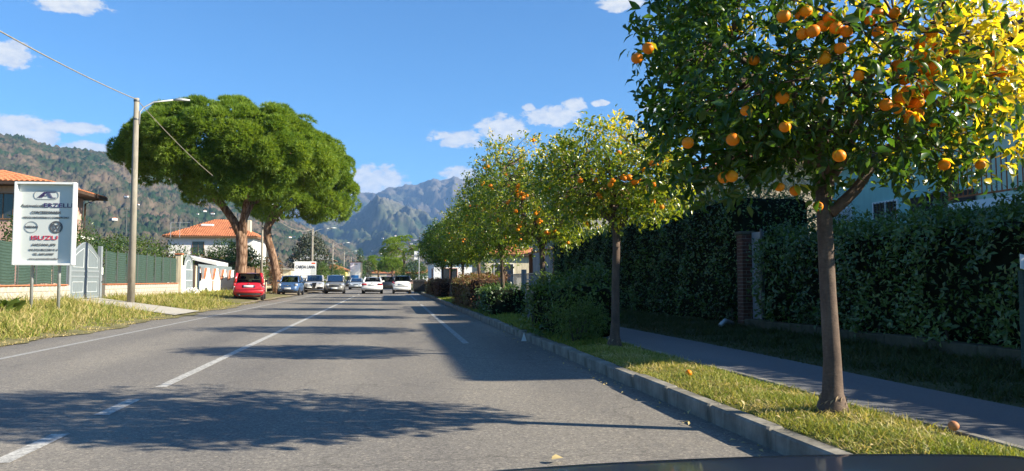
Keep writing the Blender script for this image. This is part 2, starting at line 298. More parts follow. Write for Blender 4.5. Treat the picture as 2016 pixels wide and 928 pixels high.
def m_bark(name, lo, hi, sc_, stretch):
    m, nt, N, L, b = newmat(name); tc = N.new('ShaderNodeTexCoord'); mp = N.new('ShaderNodeMapping'); mp.inputs['Scale'].default_value = stretch; L.new(tc.outputs['Object'], mp.inputs[0])
    vo = N.new('ShaderNodeTexVoronoi'); vo.feature = 'DISTANCE_TO_EDGE'; vo.inputs['Scale'].default_value = sc_; no = N.new('ShaderNodeTexNoise'); no.inputs['Scale'].default_value = sc_ * 1.3; no.inputs['Detail'].default_value = 8; no.inputs['Roughness'].default_value = .7
    ad = N.new('ShaderNodeMix'); ad.data_type = 'RGBA'; ad.blend_type = 'ADD'; ad.inputs[0].default_value = .35; L.new(mp.outputs[0], ad.inputs[6]); L.new(no.outputs[1], ad.inputs[7]); L.new(ad.outputs[2], vo.inputs['Vector']); L.new(mp.outputs[0], no.inputs['Vector'])
    r = ramp(N, [(.0, lo), (.16, tuple((a + c) / 2 for a, c in zip(lo, hi))), (.5, hi)]); L.new(vo.outputs[0], r.inputs[0]); r2 = ramp(N, [(.3, (.7, .68, .66)), (.7, (1.2, 1.15, 1.1))]); L.new(no.outputs[0], r2.inputs[0])
    L.new(mixc(N, L, 1, r.outputs[0], r2.outputs[0], 'MULTIPLY'), b.inputs['Base Color']); b.inputs['Roughness'].default_value = .95; b.inputs['Specular IOR Level'].default_value = .1; bump(N, L, b, vo.outputs[0], .9, .05)
m_bark('pine_bark', (.10, .055, .035), (.36, .25, .18), 3.2, (1.6, 1.6, .45))
def m_smoothbark():
    m, nt, N, L, b = newmat('orange_bark'); n = noise(N, L, 9, 8, .7, stretch=(1, 1, .35)); n2 = noise(N, L, 30, 5, .7, stretch=(1, 1, 2.5))
    r = ramp(N, [(.28, (.050, .033, .026)), (.5, (.098, .065, .048)), (.75, (.17, .122, .09))]); L.new(n, r.inputs[0]); r2 = ramp(N, [(.35, (.75, .75, .75)), (.6, (1.08, 1.08, 1.06))]); L.new(n2, r2.inputs[0])
    L.new(mixc(N, L, 1, r.outputs[0], r2.outputs[0], 'MULTIPLY'), b.inputs['Base Color']); b.inputs['Roughness'].default_value = .9; bump(N, L, b, n2, .5, .01)
m_smoothbark(); plain('bark_flaky', (.30, .22, .14), .95, var=.5, scale=25, bmp=.8, bscale=40); plain('twig', (.07, .05, .04), .9, var=.3); plain('brown_trunk', (.12, .08, .06), .95, var=.3)
leafmat('orange_leaf', [(0, (.016, .048, .010)), (.22, (.045, .105, .014)), (.42, (.12, .19, .018)), (.62, (.30, .32, .022)), (.8, (.62, .48, .025)), (1.0, (.74, .54, .03))], .42, .30, 1.9, .6)
leafmat('hedge_leaf', [(0, (.028, .060, .020)), (.3, (.060, .118, .032)), (.6, (.13, .20, .048)), (1, (.24, .25, .08))], .30, .33, 1.7, .6)
leafmat('bush_leaf', [(0, (.02, .045, .012)), (.3, (.05, .10, .02)), (.6, (.13, .18, .04)), (1, (.30, .30, .07))], .35, .42, 1.8)
leafmat('red_leaf', [(0, (.06, .025, .018)), (.35, (.14, .06, .035)), (.7, (.20, .12, .05)), (1, (.16, .20, .06))], .3, .5, 1.5)
leafmat('olive_leaf', [(0, (.05, .065, .04)), (.5, (.12, .14, .085)), (1, (.26, .27, .17))], .2, .5, 1.3)
leafmat('pine_needle', [(0, (.026, .062, .012)), (.3, (.078, .150, .022)), (.6, (.165, .25, .032)), (1, (.32, .38, .055))], .42, .5, 1.8, .3)
leafmat('grass_blade', [(0, (.035, .07, .012)), (.3, (.13, .19, .03)), (.55, (.28, .29, .06)), (.8, (.46, .38, .15)), (1, (.54, .43, .22))], .35, .55, 1.4, .25)
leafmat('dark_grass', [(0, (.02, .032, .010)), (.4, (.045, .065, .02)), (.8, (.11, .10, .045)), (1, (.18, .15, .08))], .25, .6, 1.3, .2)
def m_orange():
    m, nt, N, L, b = newmat('orange_skin'); n = noise(N, L, 25, 3); oi = N.new('ShaderNodeObjectInfo'); r = ramp(N, [(0, (.74, .185, .003)), (.7, (.82, .23, .004)), (1, (.80, .30, .006))]); L.new(oi.outputs['Random'], r.inputs[0]); L.new(r.outputs[0], b.inputs['Base Color'])
    b.inputs['Roughness'].default_value = .5; b.inputs['Specular IOR Level'].default_value = .25; b.inputs['Subsurface Weight'].default_value = .0; bump(N, L, b, noise(N, L, 120, 2), .3, .003)
m_orange()
def m_fence():
    m, nt, N, L, b = newmat('green_screen'); n = noise(N, L, 5, 5, .6, stretch=(1, 1, 14)); r = ramp(N, [(.3, (.016, .040, .030)), (.6, (.034, .068, .052)), (.8, (.07, .10, .08))]); L.new(n, r.inputs[0]); L.new(r.outputs[0], b.inputs['Base Color']); b.inputs['Roughness'].default_value = .7; bump(N, L, b, n, .6, .02)
m_fence()
def m_hill(name, a, b_, c, sc_, rock=None, zr=(0, 1)):
    m, nt, N, L, b = newmat(name); n1 = noise(N, L, sc_, 9, .65); n2 = noise(N, L, sc_ * 9, 6, .7); n3 = noise(N, L, sc_ * .35, 4, .5)
    r1 = ramp(N, [(.42, a), (.52, b_), (.64, c)]); mm = N.new('ShaderNodeMath'); mm.operation = 'MULTIPLY_ADD'; L.new(n2, mm.inputs[0]); mm.inputs[1].default_value = .35; L.new(n1, mm.inputs[2])
    m3 = N.new('ShaderNodeMath'); m3.operation = 'MULTIPLY_ADD'; L.new(n3, m3.inputs[0]); m3.inputs[1].default_value = .5; L.new(mm.outputs[0], m3.inputs[2]); m4 = N.new('ShaderNodeMath'); m4.operation = 'SUBTRACT'; L.new(m3.outputs[0], m4.inputs[0]); m4.inputs[1].default_value = .42
    L.new(m4.outputs[0], r1.inputs[0]); cc = r1.outputs[0]
    if rock:
        tc = N.new('ShaderNodeTexCoord'); sx = N.new('ShaderNodeSeparateXYZ'); L.new(tc.outputs['Object'], sx.inputs[0]); mr = N.new('ShaderNodeMapRange'); mr.inputs[1].default_value = zr[0]; mr.inputs[2].default_value = zr[1]
        ad = N.new('ShaderNodeMath'); ad.operation = 'MULTIPLY_ADD'; L.new(n1, ad.inputs[0]); ad.inputs[1].default_value = (zr[1] - zr[0]) * 1.6; L.new(sx.outputs[2], ad.inputs[2]); sb = N.new('ShaderNodeMath'); sb.operation = 'SUBTRACT'; L.new(ad.outputs[0], sb.inputs[0]); sb.inputs[1].default_value = (zr[1] - zr[0]) * .8; L.new(sb.outputs[0], mr.inputs[0])
        r2 = ramp(N, [(.35, tuple(x * .6 for x in rock)), (.65, rock)]); L.new(n2, r2.inputs[0]); cc = mixc(N, L, mr.outputs[0], cc, r2.outputs[0])
    L.new(cc, b.inputs['Base Color']); b.inputs['Roughness'].default_value = 1; b.inputs['Specular IOR Level'].default_value = 0
m_hill('hill_wood', (.024, .045, .020), (.070, .066, .042), (.128, .098, .070), .020)
m_hill('shoulder_wood', (.024, .040, .018), (.045, .06, .026), (.085, .075, .045), .004, (.20, .18, .15), (260, 480))
m_hill('foothill_wood', (.026, .04, .018), (.075, .066, .036), (.15, .12, .08), .008)
m_hill('rock_mountain', (.022, .034, .018), (.05, .045, .03), (.085, .072, .052), .0025, (.135, .12, .104), (540, 820))

# ================================================================== setting: ground, road, hills
def verge_z(X): return max(0.0, .064 * (-X - 6.5)) + .012
g_ = MB().add([(-12000, -3000, -.05), (12000, -3000, -.05), (12000, 12000, -.05), (-12000, 12000, -.05)], [(0, 1, 2, 3)])
struct(g_.build('ground', 'field'), 'flat valley floor reaching to the foot of the hills')
rd = MB()
ys = [-12 + i * 1.5 for i in range(40)] + [50 + i * 6 for i in range(70)]
def ledge(y): return -6.35 - .16 * math.sin(y * .9) - .10 * math.sin(y * 2.7 + 1) - (.25 if y > 38 else 0)
rd.add([p for y in ys for p in ((ledge(y) - .5, y, 0), (2.6, y, 0))], [(2 * i, 2 * i + 1, 2 * i + 3, 2 * i + 2) for i in range(len(ys) - 1)])
road = struct(rd.build('road', 'asphalt'), 'grey two lane asphalt road running straight ahead')
def strip_line(name, x0, x1, segs, wd, mat, label):
    m = MB()
    for a, b in segs:
        n = max(1, int((b - a) / 1.5))
        for i in range(n):
            ya = a + (b - a) * i / n; yb = a + (b - a) * (i + 1) / n
            xa = x0 + (x1 - x0) * (ya / 60); xb = x0 + (x1 - x0) * (yb / 60)
            m.add([(xa - wd / 2, ya, .004), (xa + wd / 2, ya, .004), (xb + wd / 2, yb, .004), (xb - wd / 2, yb, .004)], [(0, 1, 2, 3)])
    o = m.build(name, mat, road); o['label'] = label
strip_line('road_marking', -2.41, -2.36, [(3.2, 4.1)], .13, 'line_worn', 'worn white dash')
strip_line('road_marking', -2.41, -2.36, [(5.35, 6.28)], .13, 'line_paint', 'short worn white dash')
strip_line('road_marking', -2.41, -2.36, [(7.1, 7.98)], .13, 'line_paint', 'short worn white dash')
strip_line('road_marking', -2.41, -2.36, [(8.83, 56), (62, 66), (72, 76), (82, 86)], .12, 'line_paint', 'long white centre line')
strip_line('road_marking', -5.62, -5.45, [(-5, 150)], .11, 'line_worn', 'thin faded white edge line by the verge')
strip_line('road_marking', 1.33, 1.68, [(14, 37), (40, 41.2), (44, 60)], .12, 'line_worn', 'thin faded white line beside the kerb lane')
# left verge (grass bank), dirt lay-by, driveway
def sheet(name, mat, label, pts, z, kind='structure'):
    o = MB().add([(x, y, z(x, y)) for x, y in pts], [tuple(range(len(pts)))]).build(name, mat); struct(o, label); return o
vg = MB(); yv = [2 + i * .35 for i in range(160)]
xs = [0, .15, .5, 1.2, 2.2, 3.5, 5.0, 5.7]
def vx(y, k):
    e = -6.45 - .16 * math.sin(y * .9) - .10 * math.sin(y * 2.7 + 1) - .06 * math.sin(y * 7.3) - (.3 if y > 38 else 0)
    return e - k * (12.1 + e) / 5.7 if k > 0 else e
vg.add([(vx(y, k), y, verge_z(vx(y, k)) + (.02 * math.sin(y * 5 + k * 9) + .015 if k > .2 else 0)) for y in yv for k in xs],
       [(i * len(xs) + j, i * len(xs) + j + 1, (i + 1) * len(xs) + j + 1, (i + 1) * len(xs) + j) for i in range(len(yv) - 1) for j in range(len(xs) - 1)])
struct(vg.build('verge', 'soil', smooth=True), 'sloping earth verge between the road and the garden wall')
dv = MB().grid(lambda u, v: ((lambda x: (x, (25.6 + 3.2 * v) + (31.5 - 25.6 + .15 * v) * u, verge_z(x) + .045))(-6.6 - 5.45 * u)), 10, 3)
struct(dv.build('driveway', 'drive'), 'pale concrete driveway from the road up to the gate')
lb = MB().grid(lambda u, v: ((lambda x, y: (x, y, verge_z(x) * .5 + .03))(-6.75 - 3.4 * u, 38.5 + 62 * v)), 4, 40)
struct(lb.build('layby', 'gravel_dirt'), 'dusty unpaved lay-by where cars park beside the road')
# right: kerb, grass strip, footpath, bank
kb = thing('kerb', 'grey concrete kerb along the right side of the road', None, (0, 0, 0)); struct(kb, kb['label']); kb['kind'] = 'structure'
kme = []
for q in range(4):
    m = MB(); m.bbox(-.07, .07, .010, .990, -.05, .14 + .007 * (q - 1.5), .016); kme.append(m.mesh('kerbstone')); kme[-1].materials.append(MATS['kerb_concrete'])
def kx(y): return 2.64 + .003 * y
for i in range(66):
    o = link('kerbstone', kme[i % 4], None, kb, False, (kx(i) + .006 * math.sin(i * 3.1), i * 1.0, .004 * math.sin(i * 1.7)), (0, .01 * math.sin(i * 2.2), -.003 + .004 * math.sin(i * 5)))
sp_ = MB().grid(lambda u, v: (kx(v * 90) + .06 + (3.71 - 2.70) * u, v * 90, .125 + .04 * math.sin(u * 3.14) + .008 * math.sin(v * 400)), 6, 180)
struct(sp_.build('grass_strip', 'strip_soil', smooth=True), 'narrow planted strip of earth between kerb and footpath')
fp = MB().grid(lambda u, v: (3.78 + 1.26 * u + .04 * math.sin(v * 60) * u, -2 + v * 100, .135), 2, 90)
struct(fp.build('footpath', 'path_asphalt'), 'dark asphalt footpath between the grass strip and the hedges')
eg = thing('path_edging', 'thin concrete edging beside the footpath', None); struct(eg, eg['label'])
m = MB(); m.bbox(-.035, .035, .004, .996, -.05, .152, .008); eme = m.mesh('edging_stone'); eme.materials.append(MATS['kerb_concrete'])
for i in range(50): link('edging_stone', eme, None, eg, False, (3.745, i, .004 * math.sin(i * 2.1)), (0, 0, .004 * math.sin(i * 3)))
bk = MB().grid(lambda u, v: (5.0 + 2.3 * u + .05 * math.sin(v * 70) * (1 - u), -2 + v * 100, .12 + .13 * u + .035 * math.sin(v * 300 + u * 5) * u), 8, 260)
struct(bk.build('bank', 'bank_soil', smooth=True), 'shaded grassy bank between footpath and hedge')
gr_ = MB().add([(7.2, -5, .2), (60, -5, .2), (60, 130, .2), (7.2, 130, .2)], [(0, 1, 2, 3)]); struct(gr_.build('garden_ground', 'bank_soil'), 'garden ground behind the hedges')
gl_ = MB().add([(-70, 2, .30), (-12.02, 2, .30), (-12.02, 160, .30), (-70, 160, .30)], [(0, 1, 2, 3)]); struct(gl_.build('garden_lawn', 'soil'), 'garden ground behind the wall')

def hill(name, label, mat, prof, D, foot, back, na, nr, amp, fine, seed, ridg=0.0, az0=None):
    a = np.linspace(prof[0][0], prof[-1][0], na); e = np.interp(a, [p[0] for p in prof], [p[1] for p in prof])
    t = np.linspace(0, 1, nr); tb = np.linspace(1.03, 1.5, max(4, nr // 8)); tt = np.concatenate([t, tb])
    A, T = np.meshgrid(np.radians(a), tt, indexing='ij')
    dist = np.where(T <= 1, D * foot + (D - D * foot) * T, D + (T - 1) * D * back)
    H = (D * np.tan(np.radians(e)))[:, None]
    up = np.where(T <= 1, np.clip(T, 0, 1) ** 1.15, np.clip(1 - (T - 1) * 1.6, 0, 1))
    X = np.sin(A) * dist; Y = np.cos(A) * dist; P = np.stack([X, Y, 0 * X], -1)
    k = 6.28 / (D * .10); n1 = vnoise(P, k, seed); n2 = vnoise(P, k * 3.1, seed + 1); n3 = vnoise(P, k * 9, seed + 2); n4 = vnoise(P, k * 23, seed + 5)
    env = np.clip(np.sin(np.clip(T, 0, 1) * math.pi), 0, 1) ** .7
    Z = H * up + H * env * amp * (n1 * .75 + .3 * n2 + .10 * n3 + .03 * n4)
    if ridg:
        s = np.abs(((A * D / (D * .017) + 1.2 * n1 + .5 * n2) % 2) - 1); s2 = np.abs(((A * D / (D * .0062) + 1.5 * n2 + .8 * n3) % 2) - 1)
        Z = Z + H * ridg * ((s - .5) * .8 + (s2 - .5) * .5) * np.clip(T * 1.5 - .35, 0, 1) * np.clip((1.0 - T) * 9, .22, 1)
    Z = Z + rng.normal(size=Z.shape) * fine * np.clip(T * 3, 0, 1) + 1.15 * 0
    Z = np.where(T == 0, -3, Z)
    V = np.stack([X, Y, Z], -1).reshape(-1, 3); nt_ = len(tt); idx = np.arange(na * nt_).reshape(na, nt_)
    F = np.stack([idx[:-1, :-1], idx[1:, :-1], idx[1:, 1:], idx[:-1, 1:]], -1).reshape(-1, 4)
    o = link(name, fmesh(name, V, F), mat, None, True); struct(o, label); return o
H1 = [(-70, 3.0), (-55, 4.0), (-42.61, 5.4), (-36.0, 6.74), (-30.88, 8.42), (-27.35, 8.95), (-24.79, 9.02), (-23.45, 9.0), (-22.05, 8.58), (-20.63, 8.54), (-19.16, 8.47), (-16.1, 7.77), (-12.87, 6.56), (-10.18, 5.54), (-7.4, 4.5), (-4.55, 3.2), (-2.37, 1.93), (-0.16, 0.89), (2.45, 0.05)]
H2 = [(-16.02, 4.52), (-11.16, 4.33), (-7.4, 4.06), (-4.21, 4.42), (-2.07, 5.0), (-1.4, 5.7), (-0.8, 6.11), (0.39, 5.84), (1.66, 5.37), (3.21, 4.41), (5.05, 3.93), (8.85, 3.1), (14.52, 1.96), (20.07, 0.1)]
H3 = [(-16.01, 4.18), (-9.48, 4.74), (-5.29, 5.21), (-2.78, 6.19), (-1.98, 6.46), (-0.95, 6.19), (-0.25, 6.72), (0.79, 6.96), (1.91, 7.02), (2.74, 7.33), (3.3, 7.45), (3.79, 7.38), (4.77, 7.66), (5.23, 7.47), (6.14, 7.59), (6.9, 7.64), (8.84, 7.94), (12.65, 7.06), (18.29, 6.24), (23.73, 4.84), (33.79, 3.34), (42.46, 2.59), (60, 1.17)]
H4 = [(-4.51, 0.3), (-2.36, 1.37), (-1.09, 2.23), (-0.18, 2.76), (1.31, 2.92), (3.17, 3.31), (5.06, 3.85), (8.85, 4.24), (16.4, 3.83), (27.19, 2.59), (42.41, 1.01), (55, 0.33)]
hill('wooded_hill', 'wooded hill brown with bare trees behind the pink house', 'hill_wood', H1, 2000, .40, .5, 620, 240, .09, 3.2, 3)
hill('shoulder_ridge', 'dark wooded ridge with pale rock patches below the summit', 'shoulder_wood', H2, 4200, .62, .25, 340, 130, .32, 3.0, 21, .10)
hill('foothill', 'low brownish foothill with scattered houses in the valley', 'foothill_wood', H4, 2900, .55, .3, 320, 90, .25, 2.0, 41)
hill('rocky_mountain', 'grey rocky mountain with jagged crest at the end of the road', 'rock_mountain', H3, 6500, .68, .25, 520, 150, .22, 2.5, 57, .11)
# ------------------------------------------------------------------ air
hz = MB().box(-9500, 9500, -400, 9800, -3.2, 1010).build('haze', None)
m = bpy.data.materials.new('haze'); m.use_nodes = True; nt = m.node_tree; nt.nodes.clear(); ou = nt.nodes.new('ShaderNodeOutputMaterial'); pv = nt.nodes.new('ShaderNodeVolumePrincipled')
pv.inputs['Color'].default_value = (.30, .55, 1.0, 1); pv.inputs['Density'].default_value = 8.2e-5; pv.inputs['Anisotropy'].default_value = 0.0; nt.links.new(pv.outputs[0], ou.inputs['Volume'])
hz.data.materials.append(m); tag(hz, 'thin blue haze in the air over the valley', None, None, 'stuff')
# ================================================================== foliage builders
def ell_points(ells, n, seed, shell=.35, lump=.14, freq=2.2):
    """points spread through the outer volume of a union of ellipsoids, with outward directions"""
    r = np.random.default_rng(seed); E = np.array(ells, float); wgt = (E[:, 3] * E[:, 4] + E[:, 4] * E[:, 5] + E[:, 3] * E[:, 5]); wgt /= wgt.sum()
    P = []; O = []; got = 0
    while got < n:
        k = r.choice(len(E), size=n, p=wgt); d = nrm(r.normal(size=(n, 3))); rad = 1 - np.abs(r.normal(size=n)) * shell * .6; rad = np.clip(rad, .15, 1)
        c = E[k, :3]; s = E[k, 3:6]; p = c + d * s * (rad * (1 + lump * vnoise(c + d * s, freq, seed)))[:, None]
        inside = np.zeros(n)
        for j in range(len(E)):
            q = np.linalg.norm((p - E[j, :3]) / E[j, 3:6], axis=1); inside += (q < .62) & (k != j)
        ok = inside == 0; P.append(p[ok]); O.append(nrm(d[ok] / s[ok])); got += ok.sum()
    return np.concatenate(P)[:n], np.concatenate(O)[:n]
def sprig_leaves(P, O, per, size, wr, seed, tintf, spread=.09, droop=.25, tpl=LEAF_LO, up=.6):
    r = np.random.default_rng(seed); n = len(P); Q = np.repeat(P, per, 0); OO = np.repeat(O, per, 0); m = n * per
    ax = nrm(OO * .8 + r.normal(size=(m, 3)) * .25 + np.array([0, 0, .25])); t = r.random(m)
    Q = Q + ax * (t * spread * 1.6)[:, None] + r.normal(size=(m, 3)) * spread * .35
    D = nrm(ax * .55 + nrm(r.normal(size=(m, 3))) * .95 + np.array([0, 0, -droop])); U = nrm(np.array([0, 0, up]) + OO * .5 + r.normal(size=(m, 3)) * .45)
    S = size * (.45 + .8 * r.random(m) ** .8); tint = tintf(Q, r)
    if tpl is LEAF_HI:
        k = r.random(m) < .45; return joinarr([leaves(Q[k], D[k], U[k], S[k], wr * .9, tint[k], LEAF_CURL), leaves(Q[~k], D[~k], U[~k], S[~k], wr, tint[~k], tpl)])
    return leaves(Q, D, U, S, wr, tint, tpl)
def tuft(P, O, nb, ln, wd, seed, tintf, open_=.8):
    """needle tufts: thin triangles fanning out from a point"""
    r = np.random.default_rng(seed); n = len(P) * nb; Q = np.repeat(P, nb, 0); OO = np.repeat(O, nb, 0)
    D = nrm(OO + nrm(r.normal(size=(n, 3))) * open_); L_ = ln * (.6 + .6 * r.random(n)); B = nrm(np.cross(D, nrm(r.normal(size=(n, 3))))) * (wd * (.7 + .6 * r.random(n)))[:, None]
    V = np.stack([Q - B, Q + B, Q + D * L_[:, None]], 1).reshape(-1, 3); T = np.arange(n * 3).reshape(-1, 3)
    return V, T, np.repeat(tintf(Q, r), 3)
def foliage(name, arr, mat, parent, kind=None):
    V, F, T = arr; o = link(name, fmesh(name, V, F, T), mat, parent, False)
    if kind: o['kind'] = kind
    return o
def limb(mb, a, b, r0, r1, seed, wob=.12, n=6, sides=7, sag=0.0):
    q = random.Random(seed); a = Vector(a); b = Vector(b); L_ = (b - a).length; pts = []; rr = []
    for i in range(n + 1):
        t = i / n; p = a.lerp(b, t); k = math.sin(t * math.pi) * wob * L_ * .5
        p = p + Vector((q.uniform(-1, 1), q.uniform(-1, 1), q.uniform(-1, 1))) * k * .5 + Vector((0, 0, sag * math.sin(t * math.pi))); pts.append(p); rr.append(r0 + (r1 - r0) * t)
    mb.tube(pts, rr, sides); return pts

# ------------------------------------------------------------------ orange fruit (shared mesh)
def fruit_mesh(r=.04):
    m = MB(); m.lathe([(r * .02, -r * .96), (r * .35, -r * .92), (r * .66, -r * .74), (r * .9, -r * .42), (r, -r * .02), (r * .93, r * .38), (r * .7, r * .71), (r * .38, r * .9), (r * .12, r * .93), (r * .02, r * .90)], 14)
    me = m.mesh('orange'); me.materials.append(MATS['orange_skin']); me.polygons.foreach_set('use_smooth', [True] * len(me.polygons)); return me
FRUIT = fruit_mesh()
def one_leaf_mesh():
    V, F, T = leaves(np.zeros((1, 3)), np.array([[1., 0, 0]]), np.array([[0., 0, 1]]), 1.0, .44, np.zeros(1), LEAF_HI)
    out = []
    for k, t in enumerate((.02, .12, .2, .5, .85)):
        me = fmesh('leaf', V, F, np.full(len(V), t)); me.materials.append(MATS['orange_leaf']); out.append(me)
    return out
LEAFME = one_leaf_mesh()
def orange_tree(label, X, Y, top, rx, bot, nspr, per, lsize, seed, nfruit, fork=1.85, yellow=None, tpl=LEAF_LO, offx=0.0, ells=None, bigleaf=0, rt=.066, ymul=1.0, fruit_at=(), tb=.10, thin=None, xlimbs=()):
    z0 = .16; t = thing('orange_tree', label, 'tree', (X, Y, z0), 0, 'orange trees along the kerb'); q = random.Random(seed); r = np.random.default_rng(seed)
    top -= z0; bot -= z0; fork -= z0
    tr = MB(); lx, ly = q.uniform(-.05, .05), q.uniform(-.05, .05)
    tr.tube([(0, 0, -.05), (0, 0, .05), (.005, 0, .15), (.01 + lx * .2, 0, .4), (lx * .5, ly * .5, fork * .5), (lx * .9, ly, fork * .8), (lx, ly, fork)], [rt * 2.2, rt * 1.75, rt * 1.22, rt * 1.02, rt * .94, rt * .90, rt * .98], 14)
    trunk = tr.build('trunk', 'orange_bark', t, True)
    fl = MB(); 
    for k in range(16):
        a = k / 16 * 6.28; h = .02 + .07 * q.random(); rr = rt * (1.5 - h * 2.2); fl.add([(rr * math.cos(a) * 1.1, rr * math.sin(a) * 1.1, h - .05), (rr * math.cos(a + .4) * 1.1, rr * math.sin(a + .4) * 1.1, h - .05), (rr * math.cos(a + .35) * 1.05, rr * math.sin(a + .35) * 1.05, h + .05), (rr * math.cos(a + .1) * 1.2, rr * math.sin(a + .1) * 1.2, h + .035)], [(0, 1, 2, 3)])
    fl.build('loose_bark', 'bark_flaky', trunk)
    cz = (top + bot) / 2; rz = (top - bot) / 2
    if ells is None: ells = [(offx, 0, cz, rx * .86, rx * .86, rz), (offx - rx * .42, q.uniform(-.3, .3), cz - rz * .15, rx * .58, rx * .62, rz * .66), (offx + rx * .42, q.uniform(-.3, .3), cz - rz * .1, rx * .58, rx * .62, rz * .7), (offx + q.uniform(-.3, .3), -rx * .4, cz - rz * .25, rx * .6, rx * .5, rz * .6)]
    P, O = ell_points(ells, nspr, seed, .62, .17, 3.4 / rx)
    if thin is not None: kp = r.random(len(P)) > thin(P); P, O = P[kp], O[kp]
    br = MB(); F0 = Vector((lx, ly, fork - .06)); limbs = []
    for k in range(6):
        a = k / 6 * 6.28 + q.uniform(-.3, .3); e = Vector((offx + math.cos(a) * rx * q.uniform(.4, .62), math.sin(a) * rx * q.uniform(.4, .6), cz + rz * q.uniform(-.25, .45)))
        limbs += limb(br, F0, e, rt * .72, rt * .22, seed * 10 + k, .35, 7, 8)[1:]
    for a_, b_, ra_, rb_ in xlimbs: limbs += limb(br, a_, b_, ra_, rb_, 77, .18, 8, 10)[2:]
    LP = np.array([tuple(p) for p in limbs])
    sel = r.choice(len(P), size=min(len(P), 260), replace=False)
    for i in sel:
        d = np.linalg.norm(LP - P[i], axis=1); j = np.argmin(d); limb(br, LP[j], P[i], .011, .004, int(i), .35, 3, 4)
    br.build('branches', 'orange_bark', t, True)
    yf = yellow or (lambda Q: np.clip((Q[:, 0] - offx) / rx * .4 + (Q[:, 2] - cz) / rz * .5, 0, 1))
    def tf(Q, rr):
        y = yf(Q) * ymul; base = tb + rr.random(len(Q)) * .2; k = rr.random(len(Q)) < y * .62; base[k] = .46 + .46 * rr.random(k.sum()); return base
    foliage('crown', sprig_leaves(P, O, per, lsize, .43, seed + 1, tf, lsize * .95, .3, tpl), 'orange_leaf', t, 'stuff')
    # the fruit and, on the nearest tree, its outermost leaves one by one
    cand = np.where((O[:, 1] < .1) & (O[:, 2] > -.8))[0]; out_ = P[cand, 1] * 1.0 + .25 * P[cand, 0] + .35 * r.random(len(cand)) * rx; cand = cand[np.argsort(out_)][:max(60, nfruit * 3)]; r.shuffle(cand); k = 0
    for p in [tuple(np.array([0, 0, 1.15]) + (np.array(p_) - np.array([0, 0, 1.15])) * .945) for p_ in fruit_at]: link('orange', FRUIT, None, t, False, tuple(np.array(p) - np.array([0, 0, z0]) - np.array([X, Y, 0])), (q.uniform(-.5, .5), q.uniform(-.5, .5), q.uniform(0, 6))).scale = (lambda s_: (s_, s_, s_ * q.uniform(.88, .98)))(q.uniform(.85, 1.12))
    for p_ in fruit_at:
        for j in range(3):
            p = np.array([0, 0, 1.15]) + (np.array(p_) - np.array([0, 0, 1.15])) * .945 - np.array([X, Y, z0]) + np.array([q.uniform(-.03, .03), q.uniform(-.03, .03), .04]); a_ = q.uniform(0, 6.28); s_ = lsize * q.uniform(.7, 1.2)
            o = link('leaf', LEAFME[q.choice((0, 1, 1, 2, 3) if p_[0] < 3.2 else (1, 2, 3, 4, 4))], None, t, False, tuple(p)); o.rotation_euler = (q.uniform(-.5, .5), q.uniform(.1, 1.0), a_); o.scale = (s_, s_, s_)
    for i in cand:
        if k >= nfruit: break
        c = 1 if q.random() < .55 else q.choice((2, 3))
        for j in range(c):
            p = P[i] * 1.0 + O[i] * .10 + np.array([q.uniform(-.06, .06), q.uniform(-.06, .06), -.05 - q.uniform(0, .10)]) * (1 if j else .6)
            o = link('orange', FRUIT, None, t, False, tuple(p), (q.uniform(-.5, .5), q.uniform(-.5, .5), q.uniform(0, 6))); s = q.uniform(.86, 1.12); o.scale = (s, s, s * q.uniform(.9, 1.0)); k += 1
    if bigleaf:
        front = np.where((O[:, 1] < .1))[0]; r.shuffle(front)
        for i in front[:bigleaf]:
            p = P[i] + O[i] * .07 + r.normal(size=3) * .04; d = nrm(O[i] * .5 + nrm(r.normal(size=3)) * .9 + np.array([0, 0, -.35])); yy = float(yf(p[None])[0]); ti = 3 + (r.random() < .5) if r.random() < yy * .6 else int(r.integers(0, 3))
            o = link('leaf', LEAFME[ti], None, t, False, tuple(p)); o.rotation_euler = (r.normal() * .5, math.asin(-d[2]), math.atan2(d[1], d[0])); s = lsize * r.uniform(.85, 1.35); o.scale = (s, s, s)
    return t

